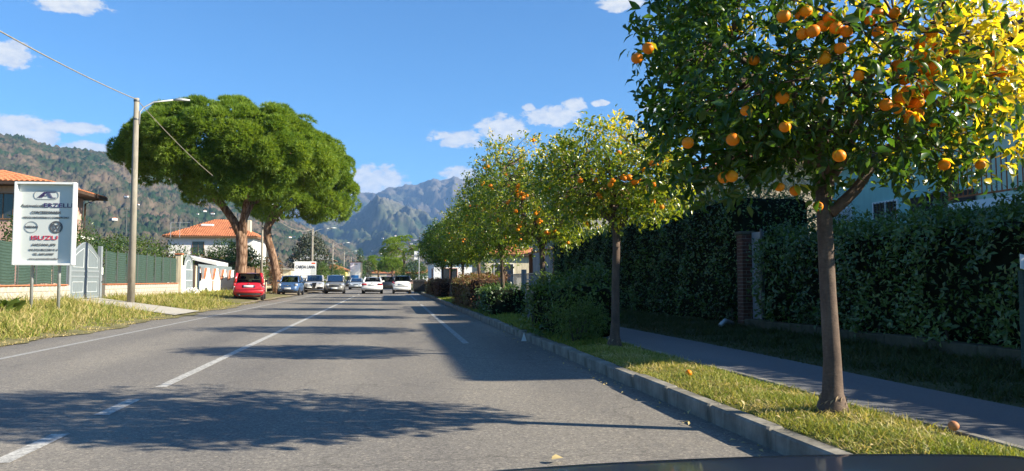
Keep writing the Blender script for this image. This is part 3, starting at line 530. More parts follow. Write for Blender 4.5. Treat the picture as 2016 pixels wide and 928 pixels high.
# ------------------------------------------------------------------ hedges
def box_hedge(name, label, x0, x1, y0, y1, z0, z1, dens, lsize, seed, mat='hedge_leaf', cat='hedge', tint=(0, .35), bumpy=.10, faces='WTSN', coremat='hedge_core', loose=.0, group=None):
    cx, cy_ = (x0 + x1) / 2, (y0 + y1) / 2; t = thing(name, label, cat, (cx, cy_, z0), 0, group); r = np.random.default_rng(seed); parts = []; P = []; O = []
    w_, l_, h_ = x1 - x0, y1 - y0, z1 - z0
    for f in faces:
        A = {'W': l_ * h_, 'E': l_ * h_, 'T': l_ * w_, 'S': w_ * h_, 'N': w_ * h_}[f]; n = int(A * dens); a, b = r.random(n), r.random(n); z = np.zeros(n)
        p = {'W': (z - w_ / 2, (a - .5) * l_, b * h_), 'E': (z + w_ / 2, (a - .5) * l_, b * h_), 'T': ((b - .5) * w_, (a - .5) * l_, z + h_), 'S': ((a - .5) * w_, z - l_ / 2, b * h_), 'N': ((a - .5) * w_, z + l_ / 2, b * h_)}[f]
        P.append(np.stack(p, 1)); O.append(np.tile({'W': (-1., 0, 0), 'E': (1., 0, 0), 'T': (0, 0, 1.), 'S': (0, -1., 0), 'N': (0, 1., 0)}[f], (n, 1)))
    P = np.concatenate(P); O = np.concatenate(O); kp = (vnoise(P, 3.2, seed + 9) + .55 * r.normal(size=len(P))) > -.55; P, O = P[kp], O[kp]; P = P + O * (bumpy * vnoise(P, 4.0, seed) + r.normal(size=len(P)) * .05 + loose * np.abs(r.normal(size=len(P))))[:, None]
    ctr = P - np.array([0, 0, h_ / 2]); k = (np.abs(ctr[:, 0]) > w_ * .42).astype(int) + (ctr[:, 2] > h_ * .42) + (np.abs(ctr[:, 1]) > l_ / 2 - w_ * .1); P = P - np.where(k[:, None] > 1, nrm(ctr) * .06, 0)
    D = nrm(O * .35 + nrm(r.normal(size=(len(P), 3))) * .8 + np.array([0, 0, .12])); U = nrm(O * .7 + np.array([0, 0, .5]) + r.normal(size=(len(P), 3)) * .5)
    ti = tint[0] + (tint[1] - tint[0]) * np.clip(r.random(len(P)) * .6 + .5 * (vnoise(P, 2.0, seed + 3) + .4), 0, 1.3)
    parts.append(leaves(P, D, U, lsize * (.6 + .7 * r.random(len(P))), .46, ti))
    foliage('foliage', joinarr(parts), mat, t, 'stuff')
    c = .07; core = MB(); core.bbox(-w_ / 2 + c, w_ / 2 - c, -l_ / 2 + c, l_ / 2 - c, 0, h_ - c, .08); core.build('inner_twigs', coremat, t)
    st = MB()
    for i in range(int(l_ * 3)): 
        yy = -l_ / 2 + .1 + (l_ - .2) * r.random(); xx = -w_ / 2 + r.random() * w_ * .5; st.tube([(xx, yy, -.05), (xx + r.normal() * .05, yy + r.normal() * .05, .35)], [.02, .014], 5)
    st.build('stems', 'twig', t)['kind'] = 'stuff'
    return t
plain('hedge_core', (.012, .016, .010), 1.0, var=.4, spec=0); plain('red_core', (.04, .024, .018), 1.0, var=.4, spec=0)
def shrub(name, label, loc, ells, n, lsize, seed, mat='bush_leaf', cat='shrub', tint=(.05, .5), wr=.45, group=None, per=1, trunk=None, tpl=LEAF_LO, shell=.5, core=True, fruit=0, trunkmat='brown_trunk'):
    """a free-growing bush or tree: leaves through a union of ellipsoids (local), optional trunk (height, radius)"""
    t = thing(name, label, cat, loc, 0, group); P, O = ell_points(ells, n, seed, shell, .18, 2.5 / max(.3, ells[0][3])); 
    zlo = min(e[2] - e[5] for e in ells); zhi = max(e[2] + e[5] for e in ells)
    def tf(Q, rr): return tint[0] + (tint[1] - tint[0]) * np.clip(rr.random(len(Q)) * .75 + .25 * vnoise(Q, 2.2, seed), 0, 1)
    if per > 1: arr = sprig_leaves(P, O, per, lsize, wr, seed + 1, tf, lsize * .9, .2, tpl)
    else:
        r = np.random.default_rng(seed + 2); D = nrm(O * .6 + nrm(r.normal(size=(len(P), 3))) * .8); U = nrm(O * .5 + np.array([0, 0, .6]) + r.normal(size=(len(P), 3)) * .4); arr = leaves(P, D, U, lsize * (.6 + .7 * r.random(len(P))), wr, tf(P, r), tpl)
    foliage('crown' if trunk else 'foliage', arr, mat, t, 'stuff')
    tr = MB(); q = random.Random(seed)
    if trunk:
        h, rr = trunk; tr.tube([(0, 0, -.1), (0, 0, h * .3), (q.uniform(-.08, .08), 0, h * .7), (0, 0, h)], [rr * 1.3, rr, rr * .9, rr * .8], 10)
        for k in range(6):
            e = ells[k % len(ells)]; limb(tr, (0, 0, h * .9), (e[0] + q.uniform(-.5, .5) * e[3], e[1] + q.uniform(-.5, .5) * e[4], e[2] + q.uniform(-.3, .4) * e[5]), rr * .6, rr * .15, seed + k, .3, 5, 6)
        tr.build('trunk', trunkmat, t, True)
    else:
        for k in range(7):
            e = ells[k % len(ells)]; limb(tr, (q.uniform(-.1, .1), q.uniform(-.1, .1), -.05), (e[0] + q.uniform(-.5, .5) * e[3], e[1] + q.uniform(-.4, .4) * e[4], e[2] + q.uniform(0, .4) * e[5]), .02, .006, seed + k, .2, 3, 5)
        tr.build('stems', 'twig', t, True)
    return t

# ================================================================== right side: hedges, wall, pillar, houses
hd = [(7.15, 8.3, 3.2, 14.15, .36, 2.0)]
nh = box_hedge('hedge', 'dark green leafy hedge on a low wall beside the nearest orange tree', 7.15, 8.3, 3.2, 14.15, .36, 1.92, 760, .088, 101, tint=(0, .5), bumpy=.20, loose=.10)
# shoots growing out of its top
r_ = np.random.default_rng(5); n = 260; P = np.stack([r_.uniform(-.5, .45, n), r_.uniform(-5.3, 5.4, n), np.full(n, 1.5)], 1); arrs = []
for i in range(n):
    h = abs(r_.normal()) * .15 + .05; k = int(5 + h * 30); zz = r_.random(k) * h; a = r_.random(k) * 6.28
    D = np.stack([np.cos(a), np.sin(a), np.full(k, .7)], 1); arrs.append(leaves(P[i] + np.stack([0 * zz, 0 * zz, zz], 1), D, np.tile((0, 0, 1.), (k, 1)), .075 + .03 * r_.random(k), .4, .1 + .35 * r_.random(k)))
foliage('shoots', joinarr(arrs), 'hedge_leaf', nh, 'stuff')
box_hedge('hedge', 'tall dark clipped hedge behind the second orange tree', 7.2, 8.9, 15.0, 33.5, .22, 2.95, 430, .08, 102, tint=(0, .40), bumpy=.16)
lw = thing('low_wall', 'low mossy wall under the near hedge', 'wall', (7.0, 0, 0))
q = random.Random(3)
for i in range(13):
    y = 3.0 + i * .86; m = MB(); m.bbox(-.12, .12, y, y + .85, .05, .39 + q.uniform(-.012, .012), .012); m.build('wall_stone', 'old_wall', lw)
# iron rail fence buried in the near hedge
fe = thing('railing', 'dark railing half buried in the near hedge', 'railing', (7.36, 3.2, .38))
for i in range(72): m = MB().tube([(0, i * .15, 0), (0, i * .15, 1.05)], .008, 5).build('bar', 'steel_dark', fe)
MB().tube([(0, 0, .95), (0, 10.8, .95)], .012, 5).build('rail', 'steel_dark', fe); MB().tube([(0, 0, .1), (0, 10.8, .1)], .012, 5).build('rail', 'steel_dark', fe)
# brick gate pillar
pl = thing('brick_pillar', 'dark brick gate pillar between the two hedges', 'pillar', (7.12, 14.56, .2)); pl.scale = (.72, .72, 1)
MB().box(-.165, .165, -.165, .165, 0, 1.86).build('mortar', 'mortar', pl)
bme = MB().bbox(-.115, .115, -.055, .055, 0, .06, .005).mesh('brick'); bme.materials.append(MATS['brick'])
for c in range(26):
    for s in range(4):
        a = s * math.pi / 2; off = .06 if c % 2 else -.06
        ox, oy = (math.cos(a) * .125 - math.sin(a) * off, math.sin(a) * .125 + math.cos(a) * off)
        link('brick', bme, None, pl, False, (ox, oy, .012 + c * .071), (0, 0, a + math.pi / 2))
MB().bbox(-.22, .22, -.22, .22, 1.86, 1.93, .015).build('cap_stone', 'old_wall', pl)
gt = thing('side_gate', 'blue grey sheet metal gate beside the brick pillar', 'gate', (7.2, 14.2, .2))
MB().box(-.02, .02, -.22, .2, 0, 1.9).build('panel', 'grey_gate', gt); MB().tube([(-.03, -.22, 0), (-.03, -.22, 1.95)], .025, 6).build('post', 'steel_dark', gt)
pp = MB().tube([(6.72, 14.35, .30), (6.5, 14.2, .36), (6.34, 14.08, .28)], .045, 10).build('drain_pipe', 'galv', None, True); tag(pp, 'short grey drain pipe sticking out below the brick pillar', 'pipe')
sg = thing('notice_post', 'green post with a tilted white notice at the right edge', 'sign', (6.45, 6.98, .15))
MB().tube([(0, 0, 0), (0, 0, 1.1)], .04, 8).build('post', 'green_screen', sg); MB().add([(-.06, -.05, 1.12), (.30, -.12, .98), (.32, -.10, 1.14), (-.04, -.03, 1.27), (-.06, -.035, 1.12), (.30, -.105, .98), (.32, -.085, 1.14), (-.04, -.015, 1.27)], [(0, 1, 2, 3), (7, 6, 5, 4), (0, 4, 5, 1), (1, 5, 6, 2), (2, 6, 7, 3), (3, 7, 4, 0)]).build('board', 'white', sg)
MB().box(.03, .14, -.135, -.12, 1.10, 1.15).build('print', 'ink_orange', sg)

def hip_roof(parent, x0, x1, y0, y1, z, rise, over, along='y', tiles=True, soffit='dark_wood', pitchin=None, tmat='roof_tile'):
    """hipped roof with eaves; tile rows as raised half-round ribs running down every slope"""
    X0, X1, Y0, Y1 = x0 - over, x1 + over, y0 - over, y1 + over; mx = (X0 + X1) / 2; my = (Y0 + Y1) / 2
    if along == 'y': h = (X1 - X0) / 2 if pitchin is None else pitchin; ra, rb = (mx, Y0 + h, z + rise), (mx, Y1 - h, z + rise)
    else: h = (Y1 - Y0) / 2 if pitchin is None else pitchin; ra, rb = (X0 + h, my, z + rise), (X1 - h, my, z + rise)
    A, B, C_, D_ = (X0, Y0, z), (X1, Y0, z), (X1, Y1, z), (X0, Y1, z)
    slopes = [(A, B, ra, None), (B, C_, rb, ra), (C_, D_, rb, None), (D_, A, ra, rb)] if along == 'y' else [(A, B, rb, ra), (B, C_, rb, None), (C_, D_, ra, rb), (D_, A, ra, None)]
    m = MB(); 
    for a, b, c, d in slopes: m.add([a, b, c] + ([d] if d else []), [tuple(range(4 if d else 3))])
    m.add([A, B, C_, D_], [(3, 2, 1, 0)]); roof = m.build('roof', tmat, parent)
    MB().box(X0 + .02, X1 - .02, Y0 + .02, Y1 - .02, z - .16, z - .004).build('eaves', soffit, parent)
    if tiles:
        t = MB()
        for a, b, c, d in slopes:
            a, b, c = Vector(a), Vector(b), Vector(c); d = Vector(d) if d else c; e = (b - a); L_ = e.length; e.normalize(); nrm_ = e.cross(c - a).normalized(); dn = e.cross(nrm_)
            n = int(L_ / .24)
            for i in range(n):
                s = (i + .5) * .24; p = a + e * s; sc_, sd = (c - a).dot(e), (d - a).dot(e)
                lim = 1.0
                if s < sd: lim = s / max(sd, .01)
                elif s > sc_: lim = (L_ - s) / max(L_ - sc_, .01)
                top = p + (c - a - e * sc_) * min(1, lim)
                k = (top - p).length; ns = max(1, int(k / .38)); up = (top - p) / max(k, .01)
                for j in range(ns):
                    p0 = p + up * (k * j / ns); p1 = p + up * (k * (j + 1) / ns); o0 = nrm_ * .03; o1 = nrm_ * .012; hw = e * .085
                    t.add([p0 - hw, p0 - hw * .6 + nrm_ * .06, p0 + hw * .6 + nrm_ * .06, p0 + hw, p1 - hw * .9, p1 - hw * .5 + nrm_ * .042, p1 + hw * .5 + nrm_ * .042, p1 + hw * .9], [(0, 1, 5, 4), (1, 2, 6, 5), (2, 3, 7, 6), (0, 3, 2, 1)])
        to = t.build('roof_tiles', tmat, parent); to['kind'] = 'stuff'
    return roof
def window(parent, cx, cy_, z0, z1, wd, face, frame='white', glass='pane', bars=0, shutter=None, shut_open=False):
    """window on a wall; face: 'W','E','S' outward direction"""
    def B(m, a0, a1, d0, d1, zz0, zz1):
        if face == 'W': return m.box(cx - d1, cx - d0, cy_ + a0, cy_ + a1, zz0, zz1)
        if face == 'E': return m.box(cx + d0, cx + d1, cy_ + a0, cy_ + a1, zz0, zz1)
        return m.box(cx + a0, cx + a1, cy_ - d1, cy_ - d0, zz0, zz1)
    h = wd / 2; wn = B(MB(), -h, h, .004, .02, z0, z1).build('window', glass, parent)
    f = MB(); B(f, -h - .05, -h, .003, .05, z0 - .05, z1 + .05); B(f, h, h + .05, .003, .05, z0 - .05, z1 + .05); B(f, -h, h, .003, .05, z1, z1 + .05); B(f, -h, h, .003, .07, z0 - .05, z0); B(f, -.02, .02, .021, .04, z0, z1); f.build('frame', frame, wn)
    for i in range(bars):
        a = -h + wd * (i + .5) / bars; B(MB(), a - .008, a + .008, .07, .086, z0 - .02, z1 + .02).build('bar', 'steel_dark', wn)
    if shutter:
        for s in (-1, 1):
            if shut_open: a0, a1 = (h + .06, h + .06 + wd * .5) if s > 0 else (-h - .06 - wd * .5, -h - .06)
            else: a0, a1 = (0.005, h) if s > 0 else (-h, -.005)
            B(MB(), a0, a1, .055, .085, z0, z1).build('shutter', shutter, wn)
            k = int((z1 - z0) / .09)
            sl_ = MB()
            for j in range(k): B(sl_, a0 + .04, a1 - .04, .086, .10, z0 + .03 + j * .09, z0 + .085 + j * .09)
            sl_.build('louvres', shutter, wn)
    return wn
# teal house with balcony
hs = thing('house', 'teal house with an orange railed balcony behind the near hedge', 'house', (0, 0, .2))
MB().box(13.0, 20, 6.0, 15.6, 0, 5.95).build('wall', 'mint_wall', hs); MB().box(13.0, 20, 15.602, 21.5, 0, 4.25).build('wall', 'teal_wall', hs)
hip_roof(hs, 13.0, 20, 6.0, 15.6, 5.99, 1.5, 1.15, 'y', True, 'brown_wood')
hip_roof(hs, 13.02, 20, 16.2, 21.5, 4.42, 1.0, .5, 'y', False, 'brown_wood', 2.4)
window(hs, 13.0, 18.42, 1.6, 3.0, .95, 'W', 'white', 'pane', 7, None); window(hs, 13.0, 16.3, 1.2, 3.0, 1.0, 'W', 'dark_wood', 'pane', 0, 'dark_wood', True); window(hs, 13.0, 20.4, 1.6, 3.0, .9, 'W', 'white', 'pane', 0, 'gate_trim'); window(hs, 13.0, 12.4, 2.75, 4.9, 1.2, 'W', 'dark_wood', 'pane', 0, 'brown_wood'); window(hs, 13.0, 8.6, 2.75, 4.9, 1.2, 'W', 'dark_wood', 'pane', 0, 'brown_wood'); window(hs, 13.0, 10.4, .6, 2.2, 1.2, 'W', 'dark_wood', 'pane', 0, None)
bl = MB().box(11.95, 12.998, 6.2, 14.85, 2.42, 2.60).build('balcony', 'white', hs)
for i in range(66): MB().box(11.99, 12.008, 6.25 + i * .13, 6.268 + i * .13, 2.72, 3.50).build('baluster', 'rust_paint', bl)
for z in (2.70, 3.50): MB().box(11.975, 12.022, 6.2, 14.85, z, z + .035).build('rail', 'rust_paint', bl)
for y in (6.22, 9.1, 12.0, 14.8): MB().box(11.97, 12.03, y, y + .06, 2.602, 3.56).build('post', 'rust_paint', bl)
MB().add([(12.1, 14.9, 3.2), (13.0, 14.9, 3.55), (13.0, 9, 3.55), (12.1, 9, 3.2)], [(0, 1, 2, 3)])
MB().prism([(11.9, 4.75), (13.0, 5.15), (13.0, 5.2), (11.9, 4.8)], 'y', 7.0, 14.5).build('awning', 'terracotta', hs)
# second house, cream gable facing the camera
h2 = thing('house', 'cream house with its end wall in the sun behind the olive tree', 'house', (0, 0, .2))
MB().box(12.6, 20, 25.5, 36, 0, 5.2).build('wall', 'cream_wall', h2); hip_roof(h2, 12.6, 20, 25.5, 36, 5.24, 1.3, .6, 'y', True, 'brown_wood'); window(h2, 14.4, 25.5, 1.4, 2.7, 1.0, 'S', 'white', 'pane', 0, 'gate_trim'); window(h2, 17.0, 25.5, 1.4, 2.7, 1.0, 'S', 'white', 'pane', 0, 'gate_trim'); window(h2, 12.6, 29, 1.4, 2.7, 1.0, 'W', 'white', 'pane', 0, 'brown_wood')
# third house with porch further on
h3 = thing('house', 'house with red porch posts behind the railing past the tall hedge', 'house', (0, 0, .2))
MB().box(10.2, 17, 40, 54, 0, 5.4).build('wall', 'grey_wall', h3); hip_roof(h3, 10.2, 17, 40, 54, 5.44, 1.3, .6, 'y', False, 'brown_wood')
for y in (38.2, 41.5, 45): MB().box(8.3, 8.5, y, y + .2, 0, 2.6).build('porch_post', 'terracotta', h3)
MB().prism([(8.1, 2.45), (10.2, 2.95), (10.2, 3.05), (8.1, 2.55)], 'y', 37.8, 46).build('porch_roof', 'roof_tile', h3); MB().box(8.25, 8.33, 38, 46, .95, 1.02).build('porch_rail', 'white', h3)
window(h3, 10.2, 42, .6, 2.3, 1.4, 'W', 'white', 'pane'); window(h3, 12, 40, .6, 2.2, 1.6, 'S', 'white', 'pane', 0, 'dark_wood')
# railings beyond the tall hedge
rl = thing('garden_railing', 'grey garden railing along the footpath past the tall hedge', 'railing', (6.9, 34, .15))
for i in range(100): MB().box(-.012, .012, i * .2, i * .2 + .018, .35, 1.35).build('bar', 'galv', rl)
MB().box(-.02, .02, 0, 20, 1.3, 1.34).build('rail', 'galv', rl); MB().box(-.02, .02, 0, 20, .4, .44).build('rail', 'galv', rl); MB().box(-.1, .1, 0, 20, -.1, .32).build('footing_wall', 'grey_wall', rl)
for y in (0, 5, 10, 15, 20): MB().bbox(-.12, .12, y - .12, y + .12, 0, 1.55, .02).build('post', 'grey_wall', rl)
h4 = thing('house', 'white house with a dark doorway beyond the row of orange trees', 'house', (0, 0, .2))
MB().box(5.6, 13, 96, 110, 0, 3.3).build('wall', 'white_wall', h4); hip_roof(h4, 5.6, 13, 96, 110, 3.34, 1.2, .4, 'y', False); window(h4, 5.6, 99, .5, 2.4, 2.0, 'W', 'terracotta', 'pane'); window(h4, 7.6, 96, .3, 2.4, 1.8, 'S', 'terracotta', 'pane')
h5 = thing('house', 'low cream building behind the reddish bushes', 'house', (0, 0, .2))
MB().box(8, 14, 64, 74, 0, 3.1).build('wall', 'cream_wall', h5); hip_roof(h5, 8, 14, 64, 74, 3.14, 1.0, .4, 'y', False); window(h5, 9.6, 64, .6, 2.3, 1.6, 'S', 'white', 'pane'); window(h5, 8, 68, .6, 2.3, 1.6, 'W', 'white', 'pane')

# olive tree behind the hedge
shrub('olive_tree', 'grey green olive tree rising behind the tall hedge', (9.9, 19.2, .2), [(-.2, 0, 3.3, 1.6, 1.4, 1.15), (.9, .2, 3.3, 1.3, 1.2, 1.1), (-.7, -.3, 3.5, 1.0, 1.1, .9), (1.6, -.3, 2.7, .9, .9, .8), (-1.0, 0, 2.7, .8, .8, .6)], 11000, .085, 201, 'olive_leaf', 'tree', (0, 1), .2, None, 1, (2.2, .13), shell=.8)

# ================================================================== orange trees
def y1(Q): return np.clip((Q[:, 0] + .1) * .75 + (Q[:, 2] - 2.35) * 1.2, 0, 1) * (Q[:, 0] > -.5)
FR1 = [(2.63, 4.52, 2.74), (2.67, 4.46, 2.74), (2.79, 4.55, 2.81), (2.83, 4.46, 2.77), (2.88, 4.43, 2.74), (3.33, 4.63, 2.86), (3.76, 4.9, 2.85), (3.79, 4.88, 2.85), (1.77, 5.28, 2.76), (1.77, 5.04, 2.76), (2.82, 4.59, 2.61), (2.88, 4.5, 2.65), (3.53, 4.63, 2.65), (3.49, 4.6, 2.59), (3.66, 4.69, 2.55), (4.08, 5.01, 2.67), (3.75, 4.88, 2.55), (3.81, 4.89, 2.48), (3.7, 4.86, 2.45), (3.38, 4.6, 2.36), (3.36, 4.62, 2.3), (3.54, 4.76, 2.28), (3.67, 4.83, 2.32), (3.88, 4.93, 2.29), (4.55, 5.15, 2.73), (4.43, 4.92, 2.68), (4.75, 5.16, 2.72), (2.59, 4.72, 2.37), (2.35, 4.76, 2.28), (2.22, 4.69, 2.07), (2.02, 4.96, 2.09), (2.42, 5.27, 1.9), (2.41, 5.12, 1.89), (2.86, 4.51, 1.95), (2.78, 5.13, 1.82), (2.96, 5.24, 1.81), (3.04, 5.07, 1.68), (4.31, 5.01, 2.0), (3.86, 4.82, 1.96), (2.5, 4.53, 2.13), (3.08, 4.54, 2.93), (4.12, 4.99, 2.99), (4.02, 4.77, 2.39), (2.97, 4.44, 2.46), (3.53, 4.77, 2.54), (3.61, 4.65, 2.59), (3.71, 4.72, 2.5), (3.55, 4.6, 2.46), (3.64, 4.62, 2.59), (3.55, 4.66, 2.36), (3.59, 4.78, 2.39), (3.48, 4.61, 2.23), (3.45, 4.63, 2.42), (3.41, 4.64, 2.38), (4.34, 5.1, 2.69), (4.46, 4.96, 2.7), (4.36, 4.89, 2.81), (4.38, 5.07, 2.61), (4.58, 5.09, 2.78), (2.82, 4.52, 2.85), (2.64, 4.49, 2.88), (2.67, 4.6, 2.9), (3.92, 4.92, 2.84), (3.92, 5.07, 2.82), (3.82, 4.85, 2.92), (4.09, 4.95, 2.85), (3.96, 5.01, 2.77), (3.23, 4.61, 2.94), (3.11, 4.52, 2.85), (3.32, 4.56, 2.93), (3.15, 4.5, 2.77)]
E1 = [(0, 0, 2.75, 1.45, 1.35, .95), (-.75, -.1, 2.45, .75, .8, .62), (.75, -.1, 2.5, .85, .85, .68), (.1, -.55, 2.5, .9, .6, .5), (-.95, .0, 2.0, .5, .5, .42), (1.0, -.1, 2.2, .55, .5, .36), (-.5, .2, 3.1, .8, .8, .6)]
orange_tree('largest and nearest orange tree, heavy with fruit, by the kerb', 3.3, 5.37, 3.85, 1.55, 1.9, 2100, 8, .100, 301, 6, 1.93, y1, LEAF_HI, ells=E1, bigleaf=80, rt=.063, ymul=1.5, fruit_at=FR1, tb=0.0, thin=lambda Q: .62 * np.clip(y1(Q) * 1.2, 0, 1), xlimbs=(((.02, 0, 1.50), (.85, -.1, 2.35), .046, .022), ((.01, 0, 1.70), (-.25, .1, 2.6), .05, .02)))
orange_tree('second orange tree from the camera, slender trunk beside the boxy bush', 3.36, 11.2, 3.62, 1.30, 2.0, 1250, 8, .092, 302, 22, 1.95, ymul=2.0, rt=.062, tb=.27)
orange_tree('third orange tree from the camera, trunk rising behind the boxy bush', 3.4, 16.6, 4.35, 1.5, 1.75, 1200, 8, .10, 303, 55, 1.9, ymul=2.0, tb=.26)
orange_tree('fourth orange tree, tall and full of fruit, before the low dark bush', 3.42, 22.9, 5.5, 1.35, 1.5, 1350, 8, .11, 304, 70, 1.9, ymul=1.5, tb=.2)
orange_tree('fifth orange tree from the camera with a sunlit trunk', 3.45, 29.2, 5.0, 1.4, 1.7, 1000, 8, .12, 305, 26, 1.9, ymul=1.8, tb=.24)
orange_tree('sixth orange tree from the camera, yellowing leaves', 3.5, 36.3, 4.6, 1.4, 1.8, 1000, 8, .13, 306, 14, 1.9, ymul=1.5, tb=.2)
orange_tree('seventh orange tree from the camera, dark rounded crown', 3.5, 43.5, 4.9, 1.6, 1.8, 1000, 8, .14, 307, 8, 2.0, ymul=.15, tb=.02)
orange_tree('eighth and farthest orange tree with a dark rounded crown', 3.5, 49.8, 5.0, 1.6, 1.9, 900, 8, .15, 308, 6, 2.0, ymul=.15, tb=.02)
for (x, y, z, lab) in ((3.05, 7.55, .19, 'orange lying on the grass between the first two trees'), (4.0 - .35, 4.55, .19, 'fallen orange gone brown at the edge of the footpath')):
    fm = FRUIT
    if 'brown' in lab: fm = FRUIT.copy(); fm.materials.clear(); fm.materials.append(plain('old_orange', (.42, .17, .07), .7, var=.35, scale=30))
    o = link('fallen_orange', fm, None, None, False, (x, y, z + .012), (.4, .3, 1)); o.scale = (.88, .88, .8); tag(o, lab, 'orange')
# bushes on the strip
box_hedge('boxy_bush', 'large boxy dark bush beside the second orange tree', 2.9, 4.0, 13.0, 15.8, .15, 1.10, 520, .085, 401, 'bush_leaf', 'bush', (.05, .5), .24, 'WTSN', 'hedge_core', .10)
shrub('wispy_shrub', 'wispy olive green shrub at the foot of the second orange tree', (3.0, 12.05, .15), [(0, 0, .38, .50, .42, .40), (.15, .15, .3, .42, .4, .34)], 3400, .065, 402, 'bush_leaf', 'shrub', (.30, .62), .22, shell=.9)
box_hedge('low_bush', 'low dark clipped bush round the fourth trunk', 2.85, 3.95, 21.6, 24.6, .15, .93, 260, .09, 403, 'hedge_leaf', 'bush', (.05, .4), .1)
box_hedge('red_bush', 'long reddish brown clipped bush with a green end', 2.85, 4.1, 25.6, 33.6, .15, 1.22, 240, .10, 404, 'red_leaf', 'bush', (.1, .75), .12, 'WTSN', 'red_core', .05)
box_hedge('red_bush', 'small reddish bush by the seventh trunk', 2.9, 4.1, 44.8, 48.6, .15, 1.05, 200, .11, 405, 'red_leaf', 'bush', (.0, .5), .12, 'WTSN', 'red_core', .05)
box_hedge('red_bush', 'farthest brown bush near the waste container', 2.95, 4.0, 53, 60, .15, 1.1, 150, .12, 406, 'red_leaf', 'bush', (.2, .8), .12, 'WTSN', 'red_core', .05)

# ================================================================== grass
def blades(n, xf, yf, zf, h, seed, tintr, lean=.5, wd=.006, clump=.0):
    r = np.random.default_rng(seed); y = yf(r, n); x = xf(r, n, y); z = zf(x, y); H = h(r, x, y); B = np.stack([x, y, z], 1)
    H = H * (.40 + .85 * np.clip(vnoise(np.stack([x, y, 0 * x], 1), 4.5, seed + 31) + .5, 0, 1.2))
    a = r.random(n) * 6.28; s = np.stack([np.cos(a), np.sin(a), 0 * a], 1) * (wd * (.6 + .8 * r.random(n)))[:, None]
    d = np.stack([r.normal(size=n) * lean, r.normal(size=n) * lean, np.ones(n)], 1); d = nrm(d); mid = B + d * (H * .55)[:, None]; d2 = nrm(d + np.stack([r.normal(size=n) * lean, r.normal(size=n) * lean, -.2 * np.ones(n)], 1)); tip = mid + d2 * (H * .5)[:, None]
    V = np.stack([B - s, B + s, mid + s * .7, mid - s * .7, tip], 1).reshape(-1, 3); k = (np.arange(n) * 5)[:, None]
    F = np.concatenate([k + np.array([[0, 1, 2]]), k + np.array([[0, 2, 3]]), k + np.array([[3, 2, 4]])], 0)
    pat = vnoise(np.stack([x, y, 0 * x], 1), 3.0, seed) * .5 + .5; ti = tintr[0] + (tintr[1] - tintr[0]) * np.clip(.55 * r.random(n) + .5 * pat, 0, 1); return V, F, np.repeat(ti, 5)
def put_grass(label, arrs, mat): 
    V, F, T = joinarr(arrs); o = link('grass', fmesh('grass', V, F, T), mat); tag(o, label, None, None, 'stuff')
zs = lambda x, y: .125 + .04 * np.sin(np.clip((x - 2.7) / 1.01, 0, 1) * 3.14)
near_y = lambda a, b: (lambda r, n: a + (b - a) * r.random(n) ** 1.5)
put_grass('short green grass on the strip beside the kerb', [
    blades(26000, lambda r, n, y: 2.73 + .97 * r.random(n), near_y(3.2, 12.0), zs, lambda r, x, y: .035 + .05 * r.random(len(x)), 501, (.12, .62), .9, .004),
    blades(9000, lambda r, n, y: 2.73 + .97 * r.random(n), near_y(3.2, 12.0), zs, lambda r, x, y: .05 + .06 * r.random(len(x)), 502, (.5, .95), 1.6, .004),
    blades(14000, lambda r, n, y: 2.75 + .95 * r.random(n), near_y(11.5, 45), zs, lambda r, x, y: .05 + .07 * r.random(len(x)), 503, (.05, .5), .8, .009)], 'grass_blade')
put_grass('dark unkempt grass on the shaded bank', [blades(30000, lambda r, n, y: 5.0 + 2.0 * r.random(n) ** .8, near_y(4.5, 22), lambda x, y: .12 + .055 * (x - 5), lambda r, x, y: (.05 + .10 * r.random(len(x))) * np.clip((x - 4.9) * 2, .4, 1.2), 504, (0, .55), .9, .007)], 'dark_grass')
def vz(x, y): return np.maximum(0, .064 * (-x - 6.5)) + .012
def on_drive(x, y): 
    u = (-6.6 - x) / 5.45; return (y > 25.6 + 5.9 * u - .1) & (y < 28.8 + 6.05 * u + .1)
def vgrass(n, ya, yb, seed, tr, h0, h1, lean, wd, xr=(-6.75, -11.9), pw=.9):
    V, F, T = blades(n, lambda r, m, y: xr[0] + (xr[1] - xr[0]) * r.random(m) ** pw - .12 * np.sin(y * .9), near_y(ya, yb), vz, lambda r, x, y: (h0 + h1 * r.random(len(x)) ** 2) * np.clip((-x - 6.5) * 1.3, .45, 1.25) * (.6 + .7 * np.clip(vnoise(np.stack([x, y, 0 * x], 1), 1.6, 77) + .5, 0, 1)), seed, tr, lean, wd)
    B = V.reshape(-1, 5, 3)[:, 0]; ok = ~on_drive(B[:, 0], B[:, 1]); i = np.where(ok)[0]; V = V.reshape(-1, 5, 3)[i].reshape(-1, 3); T = T.reshape(-1, 5)[i].ravel(); k = (np.arange(len(i)) * 5)[:, None]
    return V, np.concatenate([k + np.array([[0, 1, 2]]), k + np.array([[0, 2, 3]]), k + np.array([[3, 2, 4]])], 0), T
put_grass('long dry yellow grass on the left verge', [vgrass(46000, 11, 38, 505, (.34, .95), .08, .36, .85, .009), vgrass(34000, 11, 38, 506, (.05, .5), .08, .28, .65, .010), vgrass(9000, 36, 62, 507, (.15, .8), .10, .22, .7, .018, (-8.6, -11.8)), vgrass(5000, 11, 40, 508, (.7, 1.0), .03, .06, 1.5, .012, (-6.45, -7.0), 1.0)], 'grass_blade')
r_ = np.random.default_rng(9); arrs = []
wp = thing('dock_plant', 'broad leaved green weed in the grass beside the large sign', 'plant', (-10.3, 23.1, .25))
